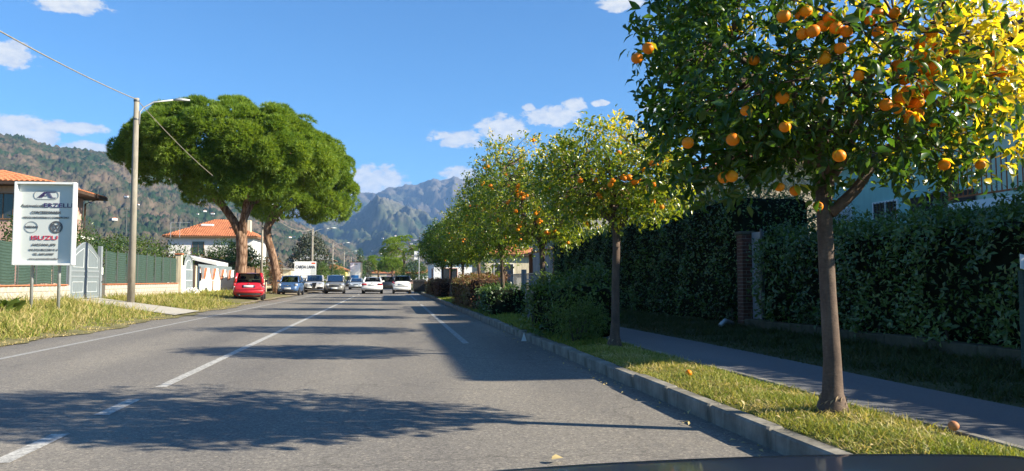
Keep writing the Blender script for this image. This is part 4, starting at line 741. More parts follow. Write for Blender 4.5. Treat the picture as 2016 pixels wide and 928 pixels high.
for i in range(26):
    a = r_.random() * 6.28; me = leaves(np.zeros((1, 3)), np.array([[math.cos(a), math.sin(a), .9 + r_.random()]]), np.array([[0, 0, 1.]]), .42 + .2 * r_.random(), .5, np.array([.3 + .2 * r_.random()]), LEAF_HI)
    link('leaf', fmesh('leaf', *me), 'bush_leaf', wp, False, (r_.normal() * .22, r_.normal() * .22, 0))
# litter and dry leaves
for x, y, lab in ((-.08, 5.0, 'dry brown leaf lying on the asphalt near the bonnet'),):
    o = link('dry_leaf', fmesh('dry_leaf', *leaves(np.zeros((1, 3)), np.array([[1., .4, .2]]), np.array([[0, -.3, 1.]]), .09, .6, np.array([.9]), LEAF_HI)), 'grass_blade', None, False, (1.02, 4.78, .03)); tag(o, lab, 'leaf')
lt = []
for i in range(170):
    x = 2.72 + .95 * r_.random() if i < 90 else 2.3 + .25 * r_.random(); y = 3.4 + 14 * r_.random() ** 1.5; z = .18 if i < 90 else .008
    lt.append(leaves(np.array([[x, y, z]]), np.array([[r_.normal(), r_.normal(), .25]]), np.array([[r_.normal() * .4, r_.normal() * .4, 1.]]), .025 + .035 * r_.random(), .5, np.array([.8 + .2 * r_.random()])))
o = foliage('leaf_litter', joinarr(lt), 'grass_blade', None, 'stuff'); o['label'] = 'dry leaves scattered on the strip and in the gutter'
m = MB().prism([(0, 0), (.10, 0), (.05, .16)], 'y', 0, .01); tag(m.build('paper_scrap', 'white', None, False, (2.50, 14.4, .0)), 'scrap of white paper leaning on the kerb', 'litter')
shrub('garden_shrub', 'broad leafy shrub in front of the white house with the tile roof', (-18.6, 79, .3), [(0, 0, 2.2, 3.2, 1.8, 1.7), (-2.4, 0, 2.0, 2.0, 1.5, 1.5), (2.6, 0, 2.3, 1.8, 1.5, 1.6)], 3600, .26, 660, 'bush_leaf', 'shrub', (.0, .5), .4)
# ================================================================== left side: sign, wall, fence, gates, houses
def lettering(parent, body, wd, x, z, y, mat, shear=0.0, h=None, name='lettering', bold=0.0):
    c = bpy.data.curves.new(name, 'FONT'); c.body = body; c.size = 1.0; c.align_x = 'CENTER'; c.align_y = 'CENTER'; c.shear = shear; c.offset = bold; c.fill_mode = 'FRONT'; c.extrude = .004; c.resolution_u = 3
    c.materials.append(MATS[mat]); o = bpy.data.objects.new(name, c); COL.objects.link(o); o.parent = parent
    bpy.context.view_layer.update(); dx, dy = o.dimensions.x, o.dimensions.y; s = wd / dx; sy = s if h is None else h / dy
    o.scale = (1, 1, 1); me = bpy.data.meshes.new_from_object(o.evaluated_get(bpy.context.evaluated_depsgraph_get())); bpy.data.objects.remove(o); me.name = name; o = link(name, me, mat, parent)
    o.scale = (s, sy, 1); o.rotation_euler = (math.pi / 2, 0, 0); o.location = (x, y, z); return o
def ring2(m, cx, cz, rx, rz, t, y, n=28, a0=0, a1=6.2832):
    pts = [(cx + rx * math.cos(a0 + (a1 - a0) * i / n), cz + rz * math.sin(a0 + (a1 - a0) * i / n)) for i in range(n + 1)]
    for i in range(n):
        (xa, za), (xb, zb) = pts[i], pts[i + 1]; ka = 1 - t / max(rx, rz); 
        q = [(xa, za), (xb, zb), (cx + (xb - cx) * (1 - t / rx), cz + (zb - cz) * (1 - t / rz)), (cx + (xa - cx) * (1 - t / rx), cz + (za - cz) * (1 - t / rz))]
        m.prism(q, 'y', y, y + .006)
    return m
def bar2(m, p, q, t, y):
    d = Vector((q[0] - p[0], q[1] - p[1])); d.normalize(); n = Vector((-d.y, d.x)) * t / 2
    return m.prism([(p[0] - n.x, p[1] - n.y), (q[0] - n.x, q[1] - n.y), (q[0] + n.x, q[1] + n.y), (p[0] + n.x, p[1] + n.y)], 'y', y, y + .006)
sgn = thing('roadside_sign', 'large white framed dealership sign on two posts in the verge', 'sign', (-10.03, 24.6, .23), -3)
W_, Z0, Z1 = .85, 1.36, 3.82
MB().box(-W_ + .06, W_ - .06, .0, .03, Z0 + .06, Z1 - .06).build('panel', 'sign_white', sgn)
for a in ((-W_, -W_ + .07, Z0, Z1), (W_ - .07, W_, Z0, Z1)): MB().bbox(a[0], a[1], -.13, .06, a[2], a[3], .012).build('frame_side', 'sign_frame', sgn)
for a in ((Z0, Z0 + .06), (Z1 - .06, Z1)): MB().box(-W_ + .071, W_ - .071, -.125, .055, a[0], a[1]).build('frame_rail', 'sign_frame', sgn)
MB().box(-W_ + .01, W_ - .01, .061, .075, Z0 + .01, Z1 - .01).build('back_sheet', 'galv', sgn)
MB().tube([(-.38, .11, -.4), (-.38, .11, 3.4)], .045, 10).build('post', 'galv', sgn, True); MB().tube([(.38, .11, -.4), (.38, .11, 3.4)], .045, 10).build('post', 'galv', sgn, True)
yl = -.012
for nm, body, wd, x, z, mt, sh, h, bo in (('lettering', 'Autoveicoli', .66, -.39, 3.12, 'ink_grey', .25, None, 0), ('lettering', 'ERZELLI', .80, .34, 3.13, 'ink_purple', 0, .125, .008), ('lettering', 'CONCESSIONARIA', .82, 0, 2.92, 'ink_grey', .25, .085, .008), ('lettering', 'VEICOLI INDUSTRIALI E COMMERCIALI', 1.28, 0, 2.77, 'ink_grey', .25, .055, .004),
    ('lettering', 'NISSAN', .36, -.39, 2.49, 'ink_grey', 0, .062, .02), ('lettering', 'ISUZU', .74, -.02, 2.165, 'ink_red', 0, .125, .01), ('lettering', 'SARZANA (SP)', .66, -.03, 1.965, 'ink_grey', .25, .085, .008), ('lettering', 'VIA B.P.LI MUCCINI 91 A', .80, -.03, 1.815, 'ink_grey', .2, .06, .004), ('lettering', 'TEL. 0187 629907', .58, -.03, 1.685, 'ink_grey', .2, .062, .004), ('lettering', 'www.autoveicolierzelli.it', .82, -.03, 1.55, 'ink_grey', .2, None, 0)):
    lettering(sgn, body, wd, x, z, yl, mt, sh, h, nm, bo)
m = MB(); ring2(m, -.22, 3.44, .13, .13, .012, yl, 14, 1.571, 4.712); ring2(m, .22, 3.44, .13, .13, .012, yl, 14, -1.571, 1.571); bar2(m, (-.22, 3.564), (.22, 3.564), .012, yl); bar2(m, (-.22, 3.316), (.22, 3.316), .012, yl); m.build('emblem_oval', 'ink_light', sgn)
m = MB()
for k in range(4): bar2(m, (-.25 + k * .04, 3.36), (-.06 + k * .02, 3.53), .014, yl)
for k in range(3): bar2(m, (-.01 + k * .04, 3.53), (.09 + k * .04, 3.36), .014, yl)
bar2(m, (.0, 3.53), (.26, 3.53), .016, yl); bar2(m, (.12, 3.36), (.27, 3.36), .016, yl); bar2(m, (-.12, 3.42), (.02, 3.42), .02, yl); m.build('emblem', 'ink_purple', sgn)
m = MB(); ring2(m, -.39, 2.49, .19, .17, .016, yl, 24); m.build('emblem_ring', 'ink_light', sgn)
m = MB(); ring2(m, .30, 2.49, .185, .185, .035, yl, 28); ring2(m, .30, 2.49, .14, .14, .012, yl, 28); 
for a, b in (((.22, 2.60), (.275, 2.50)), ((.275, 2.50), (.30, 2.555)), ((.30, 2.555), (.325, 2.50)), ((.325, 2.50), (.38, 2.60)), ((.19, 2.555), (.25, 2.39)), ((.25, 2.39), (.30, 2.49)), ((.30, 2.49), (.35, 2.39)), ((.35, 2.39), (.41, 2.555))): bar2(m, a, b, .026, yl)
m.build('emblem_round', 'ink_grey', sgn)

# block wall with terracotta coping and green screen fence, two runs
XW = -12.0
blk = []
for k in range(3):
    m = MB(); m.bbox(-.09, .09, .006, .394, .005, .195, .01); me = m.mesh('block'); me.materials.append(MATS['block']); blk.append(me)
cop = MB().bbox(-.15, .15, .004, .296, 0, .045, .012).mesh('coping_tile'); cop.materials.append(MATS['terracotta'])
def block_wall(label, y0, y1, zb, zt):
    t = thing('block_wall', label, 'wall', (XW, y0, zb)); n = int((zt - zb) / .2); q = random.Random(int(y0)); L_ = y1 - y0
    MB().box(-.075, .075, 0, L_, 0, n * .2).build('mortar', 'mortar', t)
    for c in range(n):
        y = -.2 if c % 2 else 0
        while y < L_ - .05:
            a = max(0, y); b = min(L_, y + .4); o = link('block', blk[q.randrange(3)], None, t, False, (q.uniform(-.004, .004), a, c * .2)); o.scale = (1, (b - a) / .4, 1); y += .4
    for i in range(int(L_ / .3)): link('coping_tile', cop, None, t, False, (0, i * .3, n * .2 + .002), (0, 0, 0))
    return n * .2 + zb + .047
zc = block_wall('grey block wall with terracotta coping behind the large sign', 24.6, 31.5, .15, 1.15)
zc2 = block_wall('grey block wall with terracotta coping right of the silver gate', 35.2, 46.8, .15, 1.15)
def screen_fence(label, y0, y1, z, bays):
    t = thing('screen_fence', label, 'fence', (XW, y0, z)); n = bays; L_ = (y1 - y0) / n
    for i in range(n + 1): MB().tube([(.05, i * L_, -.02), (.05, i * L_, 1.48)], .016, 6).build('post', 'steel_dark', t)
    for i in range(n):
        ph = i * 1.7
        MB().grid(lambda u, v: (-.01 + .006 * math.sin(v * 90 + ph) + .02 * math.sin(u * 9 + ph), i * L_ + .03 + (L_ - .06) * u, .02 + 1.38 * v + .02 * math.sin(u * 5 + ph)), 6, 56).build('screen_panel', 'green_screen', t)
screen_fence('dark green reed screen fence on the wall behind the large sign', 24.7, 31.4, zc, 5)
screen_fence('dark green reed screen fence on the wall right of the gate', 35.3, 46.6, zc2, 8)
pw = thing('wall_pillar', 'square rendered pillar at the far left end of the wall', 'pillar', (-11.9, 24.45, .2)); MB().bbox(-.2, .2, -.2, .2, 0, 2.35, .015).build('shaft', 'block', pw); MB().bbox(-.26, .26, -.26, .26, 2.35, 2.43, .015).build('cap', 'terracotta', pw)
pw = thing('wall_pillar', 'slim cream pillar with tile cap where the green fence ends', 'pillar', (-11.95, 46.95, .2)); MB().bbox(-.17, .17, -.14, .14, 0, 2.42, .015).build('shaft', 'cream_wall', pw); MB().bbox(-.22, .22, -.2, .2, 2.42, 2.5, .015).build('cap', 'terracotta', pw)
# arched double gate
ga = thing('arched_gate', 'silver grey double gate with an arched top beside the large sign', 'gate', (XW, 33.15, .38))
def arch(y): return 1.68 + .58 * max(0, math.cos(y / 1.5 * math.pi / 2)) ** 1.2
for s in (-1, 1):
    yy = [s * (.008 + 1.47 * i / 10) for i in range(11)]
    lf = MB().prism([(y, .06) for y in yy] + [(y, arch(y)) for y in reversed(yy)], 'x', -.012, .012).build('leaf_panel', 'gate_panel', ga)
    m = MB(); m.box(-.03, .03, min(yy[0], yy[0] + s * .07), max(yy[0], yy[0] + s * .07), .05, arch(yy[0])); m.box(-.03, .03, min(yy[-1], yy[-1] - s * .07), max(yy[-1], yy[-1] - s * .07), .05, arch(yy[-1]))
    a, b = min(yy) + .07, max(yy) - .07
    for z in (.05, .88, 1.10): m.box(-.028, .028, a, b, z, z + .07)
    m.tube([(0, y, arch(y)) for y in yy], .035, 6); m.build('leaf_frame', 'gate_metal', lf)
    def rect(pts):
        mm = MB(); mm.tube([(.02, p[0], p[1]) for p in pts] + [(.02, pts[0][0], pts[0][1])], .014, 5); mm.build('moulding', 'gate_trim', lf)
    rect([(s * .22, .30), (s * 1.25, .30), (s * 1.25, .70), (s * .22, .70)]); rect([(s * .22, 1.28), (s * 1.25, 1.28), (s * 1.25, arch(1.25) - .16), (s * .75, arch(.75) - .2), (s * .22, arch(.22) - .2)])
    for i in range(14): MB().box(-.02, .02, s * (.14 + i * .092) - .006, s * (.14 + i * .092) + .006, .95, 1.10).build('spindle', 'gate_metal', lf)
MB().bbox(-.08, .08, 1.52, 1.68, -.2, 2.2, .01).build('gate_post', 'gate_metal', ga); MB().bbox(-.08, .08, -1.68, -1.52, -.2, 1.75, .01).build('gate_post', 'gate_metal', ga); MB().bbox(.081, .12, 1.55, 1.65, 1.0, 1.3, .008).build('intercom', 'white', ga); MB().lathe([(.03, .08), (.03, .10)], 10, 'x', (0, 1.6, .7)).build('lock', 'black', ga)
# white zigzag wall and the small arched gate
zw = thing('zigzag_wall', 'white garden wall with V shaped notches edged in terracotta', 'wall', (XW + .1, 51.0, .12))
prof = [(0, -.1), (0, 1.85), (.35, 1.85), (.95, 1.05), (1.7, 1.05), (2.2, 1.78), (2.9, 1.78), (3.7, 1.0), (4.35, 1.0), (4.9, 1.78), (5.6, 1.78), (6.3, 1.0), (7.0, 1.0), (7.6, 1.75), (8.2, 1.75), (8.9, 1.0), (9.6, 1.0), (10.2, 1.75), (11.2, 1.75), (11.2, -.1)]
for i in range(1, len(prof) - 2):
    (a, za), (b, zb) = prof[i], prof[i + 1]; MB().prism([(a, -.1), (b, -.1), (b, zb), (a, za)], 'x', -.1, .1).build('wall_section', 'white_wall', zw)
    n = Vector((-(zb - za), b - a)).normalized() * .05; MB().prism([(a, za + .002), (b, zb + .002), (b + n.x * 0, zb + .055), (a + n.x * 0, za + .055)], 'x', -.13, .13).build('coping', 'terracotta' if abs(zb - za) > .3 else 'white', zw)
for i in range(8): MB().box(-.02, .02, .9 + i * .12, .93 + i * .12, 1.1, 1.9).build('mesh_bar', 'galv', zw)
MB().box(-.03, -.01, .3, 11.0, 1.05, 2.05).build('mesh_screen', 'glass_grey', zw)
MB().box(.101, .16, .25, .55, 1.0, 1.5).build('letterbox', 'black', zw)
MB().prism([(2.05 + .55 * math.cos(a), .0 + .58 * math.sin(a)) for a in [math.pi * i / 10 for i in range(11)]], 'x', .101, .12).build('dark_arch', 'steel_dark', zw)  # dark half-round shape at the foot of the white wall
MB().box(.101, .125, 3.85, 4.2, -.1, 1.0).build('pilaster', 'brown_wood', zw)
sg2 = thing('arched_gate', 'small dark grey arched gate with frosted panes beside the white wall', 'gate', (XW + .05, 49.0, .15))
P_ = [(-.95, 0)] + [(.95 * -math.cos(math.pi * i / 12), 1.75 + .75 * math.sin(math.pi * i / 12)) for i in range(13)] + [(.95, 0)]
MB().prism(P_, 'x', -.012, .012).build('pane', 'glass_grey', sg2); m = MB(); m.tube([(.02, a, b) for a, b in P_], .045, 6); m.build('frame', 'gate_metal', sg2); m = MB(); m.tube([(.02, .7 * -math.cos(math.pi * i / 12), 1.7 + .5 * math.sin(math.pi * i / 12)) for i in range(13)], .03, 6); m.build('inner_arch', 'gate_trim', sg2)
for z in (.35, .95, 1.6): MB().box(-.02, .035, -.93, .93, z, z + .06).build('rail', 'gate_trim', sg2)
for i in range(11): 
    a = math.pi * (i + .5) / 11; MB().tube([(.02, -.7 * math.cos(a), 1.7 + .5 * math.sin(a)), (.02, -.93 * math.cos(a), 1.75 + .73 * math.sin(a))], .012, 5).build('spoke', 'grey_gate', sg2)
MB().bbox(-.12, .12, -1.75, -1.0, -.1, 1.85, .02).build('side_wall', 'white_wall', sg2); MB().bbox(-.12, .12, 1.02, 1.35, -.1, 1.95, .02).build('gate_pillar', 'dark_wood', sg2); MB().bbox(-.14, .14, 1.40, 1.92, -.1, 1.9, .02).build('gate_pillar', 'cream_wall', sg2)
tag(shrub('white_oleander', 'white flowering clump at the foot of the small arched gate', (-11.3, 47.6, .3), [(0, 0, .15, .35, .45, .25)], 260, .12, 611, 'white', 'plant', (.5, 1), .8), 'white flowering clump at the foot of the small arched gate', 'plant')
cw = thing('low_wall', 'cream low wall with a dark arch behind the red car', 'wall', (-9.9, 58.5, .1)); MB().bbox(-.15, .15, 0, 6.5, -.1, 1.15, .02).build('wall', 'cream_wall', cw); MB().prism([(1.6 + .8 * math.cos(a), .95 * math.sin(a) - .1) for a in [math.pi * i / 10 for i in range(11)]], 'x', .151, .17).build('arch', 'steel_dark', cw)
MB().bbox(-.17, .17, 3.2, 3.6, -.1, 1.25, .02).build('pier', 'cream_wall', cw)
bf = thing('board_fence', 'rusty brown board fence behind the two pine trunks', 'fence', (-10.6, 57, .1))
for i in range(46): MB().bbox(-.015, .015, i * .24, i * .24 + .225, 0, 2.0 + .12 * math.sin(i * 2.3), .006).build('board', 'brown_wood', bf)

# pink house
ph = thing('house', 'pink house with dark eaves behind the large sign', 'house', (0, 0, .3))
MB().box(-27, -17.3, 41.3, 47.2, 0, 5.6).build('wall', 'pink_wall', ph); hip_roof(ph, -27, -17.3, 41.3, 47.2, 5.66, 1.0, 1.0, 'x', True, 'dark_wood')
MB().box(-24.5, -19.6, 40.2, 41.298, 3.1, 3.28).build('balcony', 'white_wall', ph)
bl2 = MB().box(-24.5, -19.6, 40.2, 40.24, 4.22, 4.26).build('balcony_rail', 'steel_dark', ph)
for i in range(44): MB().box(-24.45 + i * .11, -24.435 + i * .11, 40.21, 40.225, 3.28, 4.22).build('baluster', 'steel_dark', bl2)
window(ph, -25.2, 41.3, 3.3, 5.2, 1.2, 'S', 'brown_wood', 'pane', 0, 'brown_wood'); window(ph, -18.8, 41.3, 3.9, 5.1, .9, 'S', 'brown_wood', 'pane'); window(ph, -17.3, 44, 3.3, 5.1, 1.1, 'E', 'brown_wood', 'pane', 0, 'brown_wood'); window(ph, -20, 41.3, .6, 2.4, 1.2, 'S', 'brown_wood', 'pane')
MB().box(-17.298, -16.4, 42, 46.5, 3.1, 3.25).build('side_balcony', 'white_wall', ph); 
for i in range(36): MB().box(-16.45, -16.43, 42 + i * .125, 42.018 + i * .125, 3.25, 4.1).build('baluster', 'steel_dark', ph)
MB().tube([(-16.4, 47.0, 5.5), (-17.1, 47.0, 5.2), (-17.2, 47.0, .3)], .05, 8).build('downpipe', 'dark_wood', ph)
# white house with red tile roof
wh = thing('house', 'white house with an orange tile roof left of the pine trunks', 'house', (0, 0, .3))
MB().box(-23.0, -14.4, 86, 95, 0, 5.5).build('wall', 'white_wall', wh); hip_roof(wh, -23.0, -14.4, 86, 95, 5.56, 2.1, .55, 'x', True, 'brown_wood', 4.2)
window(wh, -20.0, 86, 3.6, 4.9, 1.1, 'S', 'brown_wood', 'pane'); MB().box(-16.7, -16.45, 85.9, 85.99, 4.3, 5.0).build('wall_lamp', 'black', wh); MB().bbox(-15.9, -14.9, 87.2, 88.0, 5.9, 7.4, .03).build('chimney', 'cream_wall', wh); MB().bbox(-20.3, -19.0, 88.2, 88.8, 6.75, 7.0, .05).build('skylight', 'white', wh); MB().box(-23.0, -14.4, 85.2, 85.98, 3.0, 3.3).build('terrace', 'terracotta', wh)
an = thing('aerial', 'tall television aerial beside the tiled roof', 'aerial', (-26.6, 84, .3))
MB().tube([(0, 0, 0), (0, 0, 8.3)], .05, 6).build('mast', 'steel_dark', an)
for z, l in ((8.1, .5), (7.7, .7), (7.3, .9)): MB().tube([(-l / 2, 0, z), (l / 2, 0, z)], .02, 5).build('element', 'steel_dark', an)
a2 = thing('aerial', 'pale rack aerial at the left end of the tiled roof', 'aerial', (-22.6, 85.2, 5.6))
for x in (0, .9): MB().tube([(x, 0, 0), (x, 0, 1.7)], .03, 5).build('mast', 'galv', a2)
for z in (1.1, 1.6): MB().tube([(0, 0, z), (1.9, 0, z)], .03, 5).build('element', 'galv', a2)
gz = thing('awning', 'cream canopy roof above the white zigzag wall', 'awning', (-14.2, 60, .3)); MB().prism([(-1.8, 2.75), (1.6, 1.95), (1.6, 2.2), (-1.8, 2.95)], 'y', 0, 4.0).build('canopy', 'white_wall', gz)
for x in (-1.6, 1.4):
    for y in (.1, 3.8): MB().box(x, x + .1, y, y + .1, 0, 2.1).build('post', 'cream_wall', gz)
sh = thing('shed', 'long low shed with a brown roof behind the zigzag wall', 'shed', (-15, 68, .3)); MB().box(-3, 3.2, 0, 5, 0, 2.1).build('wall', 'cream_wall', sh); MB().prism([(-3.3, 2.1), (3.6, 2.1), (3.6, 2.22), (0, 2.75), (-3.3, 2.22)], 'y', -.3, 5.3).build('roof', 'brown_wood', sh)
# garden trees and shrubs behind the left wall
GL = 'garden trees behind the left wall'
shrub('citrus_tree', 'leafy lemon tree with yellow fruit behind the silver gate', (-13.9, 33.2, .3), [(0, 0, 2.5, 1.1, 1.6, 1.0), (0, 1.4, 2.3, .9, 1.2, .9), (.2, -1.2, 2.6, .9, 1.0, 1.0)], 3600, .13, 621, 'bush_leaf', 'tree', (.0, .55), .45, None, 1, (1.5, .1))
shrub('citrus_tree', 'dark citrus tree behind the green screen by the lamp pole', (-14.0, 37.6, .3), [(0, 0, 2.3, 1.2, 2.2, 1.1), (0, 2.6, 2.1, 1.1, 1.8, 1.0), (0, -2.0, 2.2, 1.0, 1.4, 1.0)], 4200, .13, 622, 'bush_leaf', 'tree', (-.1, .45), .45, None, 1, (1.4, .1))
shrub('dark_conifer', 'dark evergreen tree with a spiky top behind the gate', (-18.2, 43.5, .3), [(0, 0, 3.0, 1.3, 1.3, 2.0), (.2, .5, 4.0, .7, .7, 1.3), (-1.3, 0, 2.6, 1.1, 1.1, 1.6), (1.5, 1.2, 2.6, 1.2, 1.2, 1.5)], 3600, .2, 623, 'hedge_leaf', 'tree', (0, .3), .3, None, 1, (1.5, .12))
shrub('creeper', 'leafy climbing shrub spilling over the end of the green fence', (-13.6, 45.5, .3), [(0, 0, 2.4, 1.2, 2.2, .9), (.4, 2.8, 2.3, 1.2, 1.6, .9), (.8, 4.6, 1.9, 1.0, 1.2, .7), (-.3, -2.6, 2.5, 1.1, 1.6, .8)], 5200, .13, 624, 'bush_leaf', 'shrub', (.0, .55), .5)
shrub('round_shrub', 'dark round shrub with spear leaves left of the first pine trunk', (-14.6, 74, .3), [(0, 0, 3.0, 1.9, 1.8, 1.7), (1.5, 0, 2.6, 1.4, 1.4, 1.5), (-1.6, 0, 2.2, 1.4, 1.4, 1.3)], 3200, .32, 625, 'bush_leaf', 'shrub', (-.05, .4), .25)
shrub('sunlit_shrub', 'sunlit green shrub between the two pine trunks', (-11.9, 68, .2), [(0, 0, 2.2, 1.5, 1.6, 1.6), (-.9, .4, 3.1, 1.1, 1.2, 1.2), (.8, 0, 1.6, 1.0, 1.2, 1.2)], 3600, .24, 626, 'bush_leaf', 'shrub', (.05, .6), .35)
shrub('red_shrub', 'brown leaved shrub right of the second pine trunk', (-10.6, 74, .2), [(0, 0, 2.3, .9, .9, 1.1), (.2, 0, 1.3, .8, .8, .9)], 1300, .2, 627, 'red_leaf', 'shrub', (.2, .8), .4)
shrub('magnolia_tree', 'dark rounded magnolia tree behind the shop sign', (-10.2, 104, .1), [(0, 0, 4.2, 2.4, 2.2, 2.6), (0, 0, 5.9, 1.5, 1.5, 1.5), (-1.1, 0, 3.2, 1.8, 1.6, 1.7), (1.2, 0, 3.2, 1.7, 1.6, 1.8)], 4200, .34, 628, 'olive_leaf', 'tree', (-.4, .35), .45, None, 1, (2.2, .2))
for i, (x, y, h, lab) in enumerate(((-8.3, 101, 3.6, 'tall loose hedge clump right of the shop sign'), (-7.6, 108, 3.5, 'dark hedge clump in the middle of the row past the shop sign'), (-7.0, 114, 3.4, 'yellow green hedge clump at the end of the row past the shop sign'))):
    shrub('hedge_clump', lab, (x, y, .05), [(0, 0, h * .5, .85, 1.4, h * .52), (.1, 1, h * .45, .8, 1.2, h * .45)], 1700, .26, 640 + i, 'bush_leaf', 'shrub', ((.15, .5), (-.1, .3), (.3, .75))[i], .25)
shrub('verge_bush', 'pale green bush at the left edge in front of the wall', (-11.3, 22.3, .25), [(0, 0, .75, .75, .7, .8), (.1, .2, 1.25, .5, .5, .6)], 2200, .09, 650, 'bush_leaf', 'shrub', (.45, 1.0), .5)
shrub('low_shrub', 'bright yellow green bush left of the shop sign', (-12.4, 96, .05), [(0, 0, 1.6, 1.9, 1.5, .9), (1.0, 0, 1.2, 1.2, 1.2, .8)], 1600, .24, 651, 'bush_leaf', 'shrub', (.35, .7), .4)
lb_ = thing('shed', 'flat roofed cream outbuilding behind the blue car', 'shed', (-12.5, 92, .05)); MB().box(-2, 1.4, 0, 4, 0, 2.3).build('wall', 'cream_wall', lb_); MB().bbox(-2.2, 1.6, -.3, 4.2, 2.31, 2.43, .02).build('roof', 'block', lb_); window(lb_, -.6, 0, .6, 2.0, 1.6, 'S', 'terracotta', 'pane')

# ------------------------------------------------------------------ umbrella pines
def pine(label, base, trunk_pts, trunk_r, limbs_, ells, nl, per, ln, seed, group='umbrella pines', name='pine_tree'):
    t = thing(name, label, 'tree', base, 0, group); b = Vector(base)
    tr = MB(); tr.tube([Vector(p) - b for p in trunk_pts], trunk_r, 16); trunk = tr.build('trunk', 'pine_bark', t, True)
    for i, (pts, rr) in enumerate(limbs_): MB().tube([Vector(p) - b for p in pts], rr, 9).build('limb', 'pine_bark', t, True)
    L0 = [(e[0] - b.x, e[1] - b.y, e[2] - b.z, *e[3:]) for e in ells]
    P, O = ell_points(L0, nl, seed, .16, .10, .9); r = np.random.default_rng(seed); keep = (O[:, 2] > -.75); P, O = P[keep], O[keep]
    P = P + O * np.clip(r.normal(size=len(P)) * .30, -.6, .42)[:, None]; lump = ln * (1.6 + 1.7 * r.random(len(P))); D = nrm(np.repeat(O, per, 0) * .9 + np.array([0, 0, .35]) + nrm(r.normal(size=(len(P) * per, 3))) * 1.05)
    Q = np.repeat(P, per, 0) + D * np.repeat(lump, per)[:, None] * np.array([1, 1, .75])
    zc_ = np.repeat(P, per, 0)
    lt_ = np.repeat(r.random(len(P)) * .22, per * 5)
    def tf(QQ, rr): n = len(QQ); return .10 + .40 * rr.random(n) + .10 * vnoise(QQ, 1.0, seed) + (lt_ if len(lt_) == n else 0)
    foliage('crown', tuft(Q, D, 5, ln * 1.1, ln * .10, seed + 1, tf, .75), 'pine_needle', t, 'stuff')
    tw = MB(); q = random.Random(seed); anchors = [Vector(l[0][-1]) - b for l in limbs_] or [Vector(trunk_pts[-1]) - b]
    for i in range(0, len(P), max(1, len(P) // 70)):
        p = Vector(P[i]); a = min(anchors, key=lambda z: (z - p).length); tw.tube([a, a.lerp(p, .5) + Vector((0, 0, -.15)), p], [.09, .06, .03], 5)
    o = tw.build('branches', 'pine_bark', t); o['kind'] = 'stuff'
    return t
B1 = (-9.15, 50.0, .15)
pine('huge umbrella pine with the widest dark green crown behind the red car', B1,
     [(-9.15, 50, 0), (-9.13, 50, .4), (-9.1, 50, 1.5), (-9.02, 50, 2.6), (-9.05, 50, 3.5), (-9.1, 50, 4.2)], [.50, .40, .345, .33, .35, .33],
     [([(-9.1, 50, 3.9), (-9.6, 50, 4.9), (-10.6, 50, 6.3), (-11.6, 50.2, 7.8)], [.30, .25, .22, .14]), ([(-9.05, 50, 3.9), (-8.9, 49.8, 5.2), (-8.55, 49.5, 7.0), (-8.0, 49.5, 8.6)], [.30, .22, .18, .12]), ([(-9.1, 50, 4.6), (-8.6, 50.6, 6.0), (-6.5, 51.5, 7.6), (-5.5, 51.5, 8.4)], [.22, .18, .14, .1]), ([(-10.2, 50, 5.7), (-12.0, 49.5, 7.4), (-14, 49, 8.5)], [.16, .13, .09])],
     [(-10.0, 50, 9.3, 5.3, 4.9, 2.55), (-13.6, 50, 9.0, 2.3, 2.9, 1.45), (-6.2, 50, 8.8, 2.5, 3.2, 2.1), (-9.0, 48.8, 7.3, 3.1, 2.5, 1.75), (-11.6, 48, 8.6, 3.0, 2.6, 2.0), (-7.5, 47.9, 8.7, 2.7, 2.3, 1.9)], 1300, 95, .24, 701)
B2 = (-8.8, 64.0, .12)
pine('second umbrella pine with a bent trunk, half hidden behind the huge one', B2,
     [(-8.75, 64, 0), (-8.75, 64, .4), (-8.85, 64, 1.6), (-9.2, 64, 3.2), (-9.55, 64, 4.3), (-9.65, 64, 5.2), (-9.4, 64, 6.2)], [.46, .36, .32, .31, .32, .32, .27],
     [([(-9.5, 64, 5.6), (-8.2, 64.2, 7.3), (-6.3, 65, 8.2), (-4.8, 65.5, 8.4)], [.24, .18, .13, .08]), ([(-9.5, 64, 5.8), (-8.8, 64, 7.6), (-8.4, 64, 9)], [.25, .18, .12]), ([(-9.0, 64, 6.6), (-6.6, 64.4, 7.5), (-5.0, 64.8, 7.2)], [.14, .1, .06])],
     [(-8.5, 64, 8.2, 2.9, 3.0, 2.5), (-5.2, 65.5, 8.4, 1.8, 2.3, 2.3), (-6.6, 64.5, 10.2, 3.0, 3.2, 2.2)], 620, 95, .25, 702)
def far_pine(label, X, Y, zt, rx, rz, seed, th=.25):
    b = (X, Y, 0); pine(label, b, [(X, Y, -.1), (X + .1, Y, zt * .3), (X, Y, zt - rz * 1.1)], [th * 1.3, th, th * .8], [([(X, Y, zt - rz * 1.4), (X - rx * .4, Y, zt - rz * .8)], [th * .6, th * .3]), ([(X, Y, zt - rz * 1.4), (X + rx * .4, Y, zt - rz * .8)], [th * .6, th * .3])], [(X, Y, zt - rz, rx, rx, rz), (X + rx * .4, Y, zt - rz * 1.1, rx * .6, rx * .6, rz * .85), (X - rx * .45, Y, zt - rz * 1.15, rx * .55, rx * .55, rz * .75)], 60, 60, .42, seed)
far_pine('flat topped pine above the white hatchback on the right', 3.0, 150, 8.6, 3.7, 1.6, 711)
far_pine('leaning flat topped pine behind the cypress', -2.6, 205, 6.6, 3.4, 1.7, 712)
far_pine('small shaded pine between the cypress and the flat topped pine', .9, 180, 5.6, 2.4, 1.3, 713)
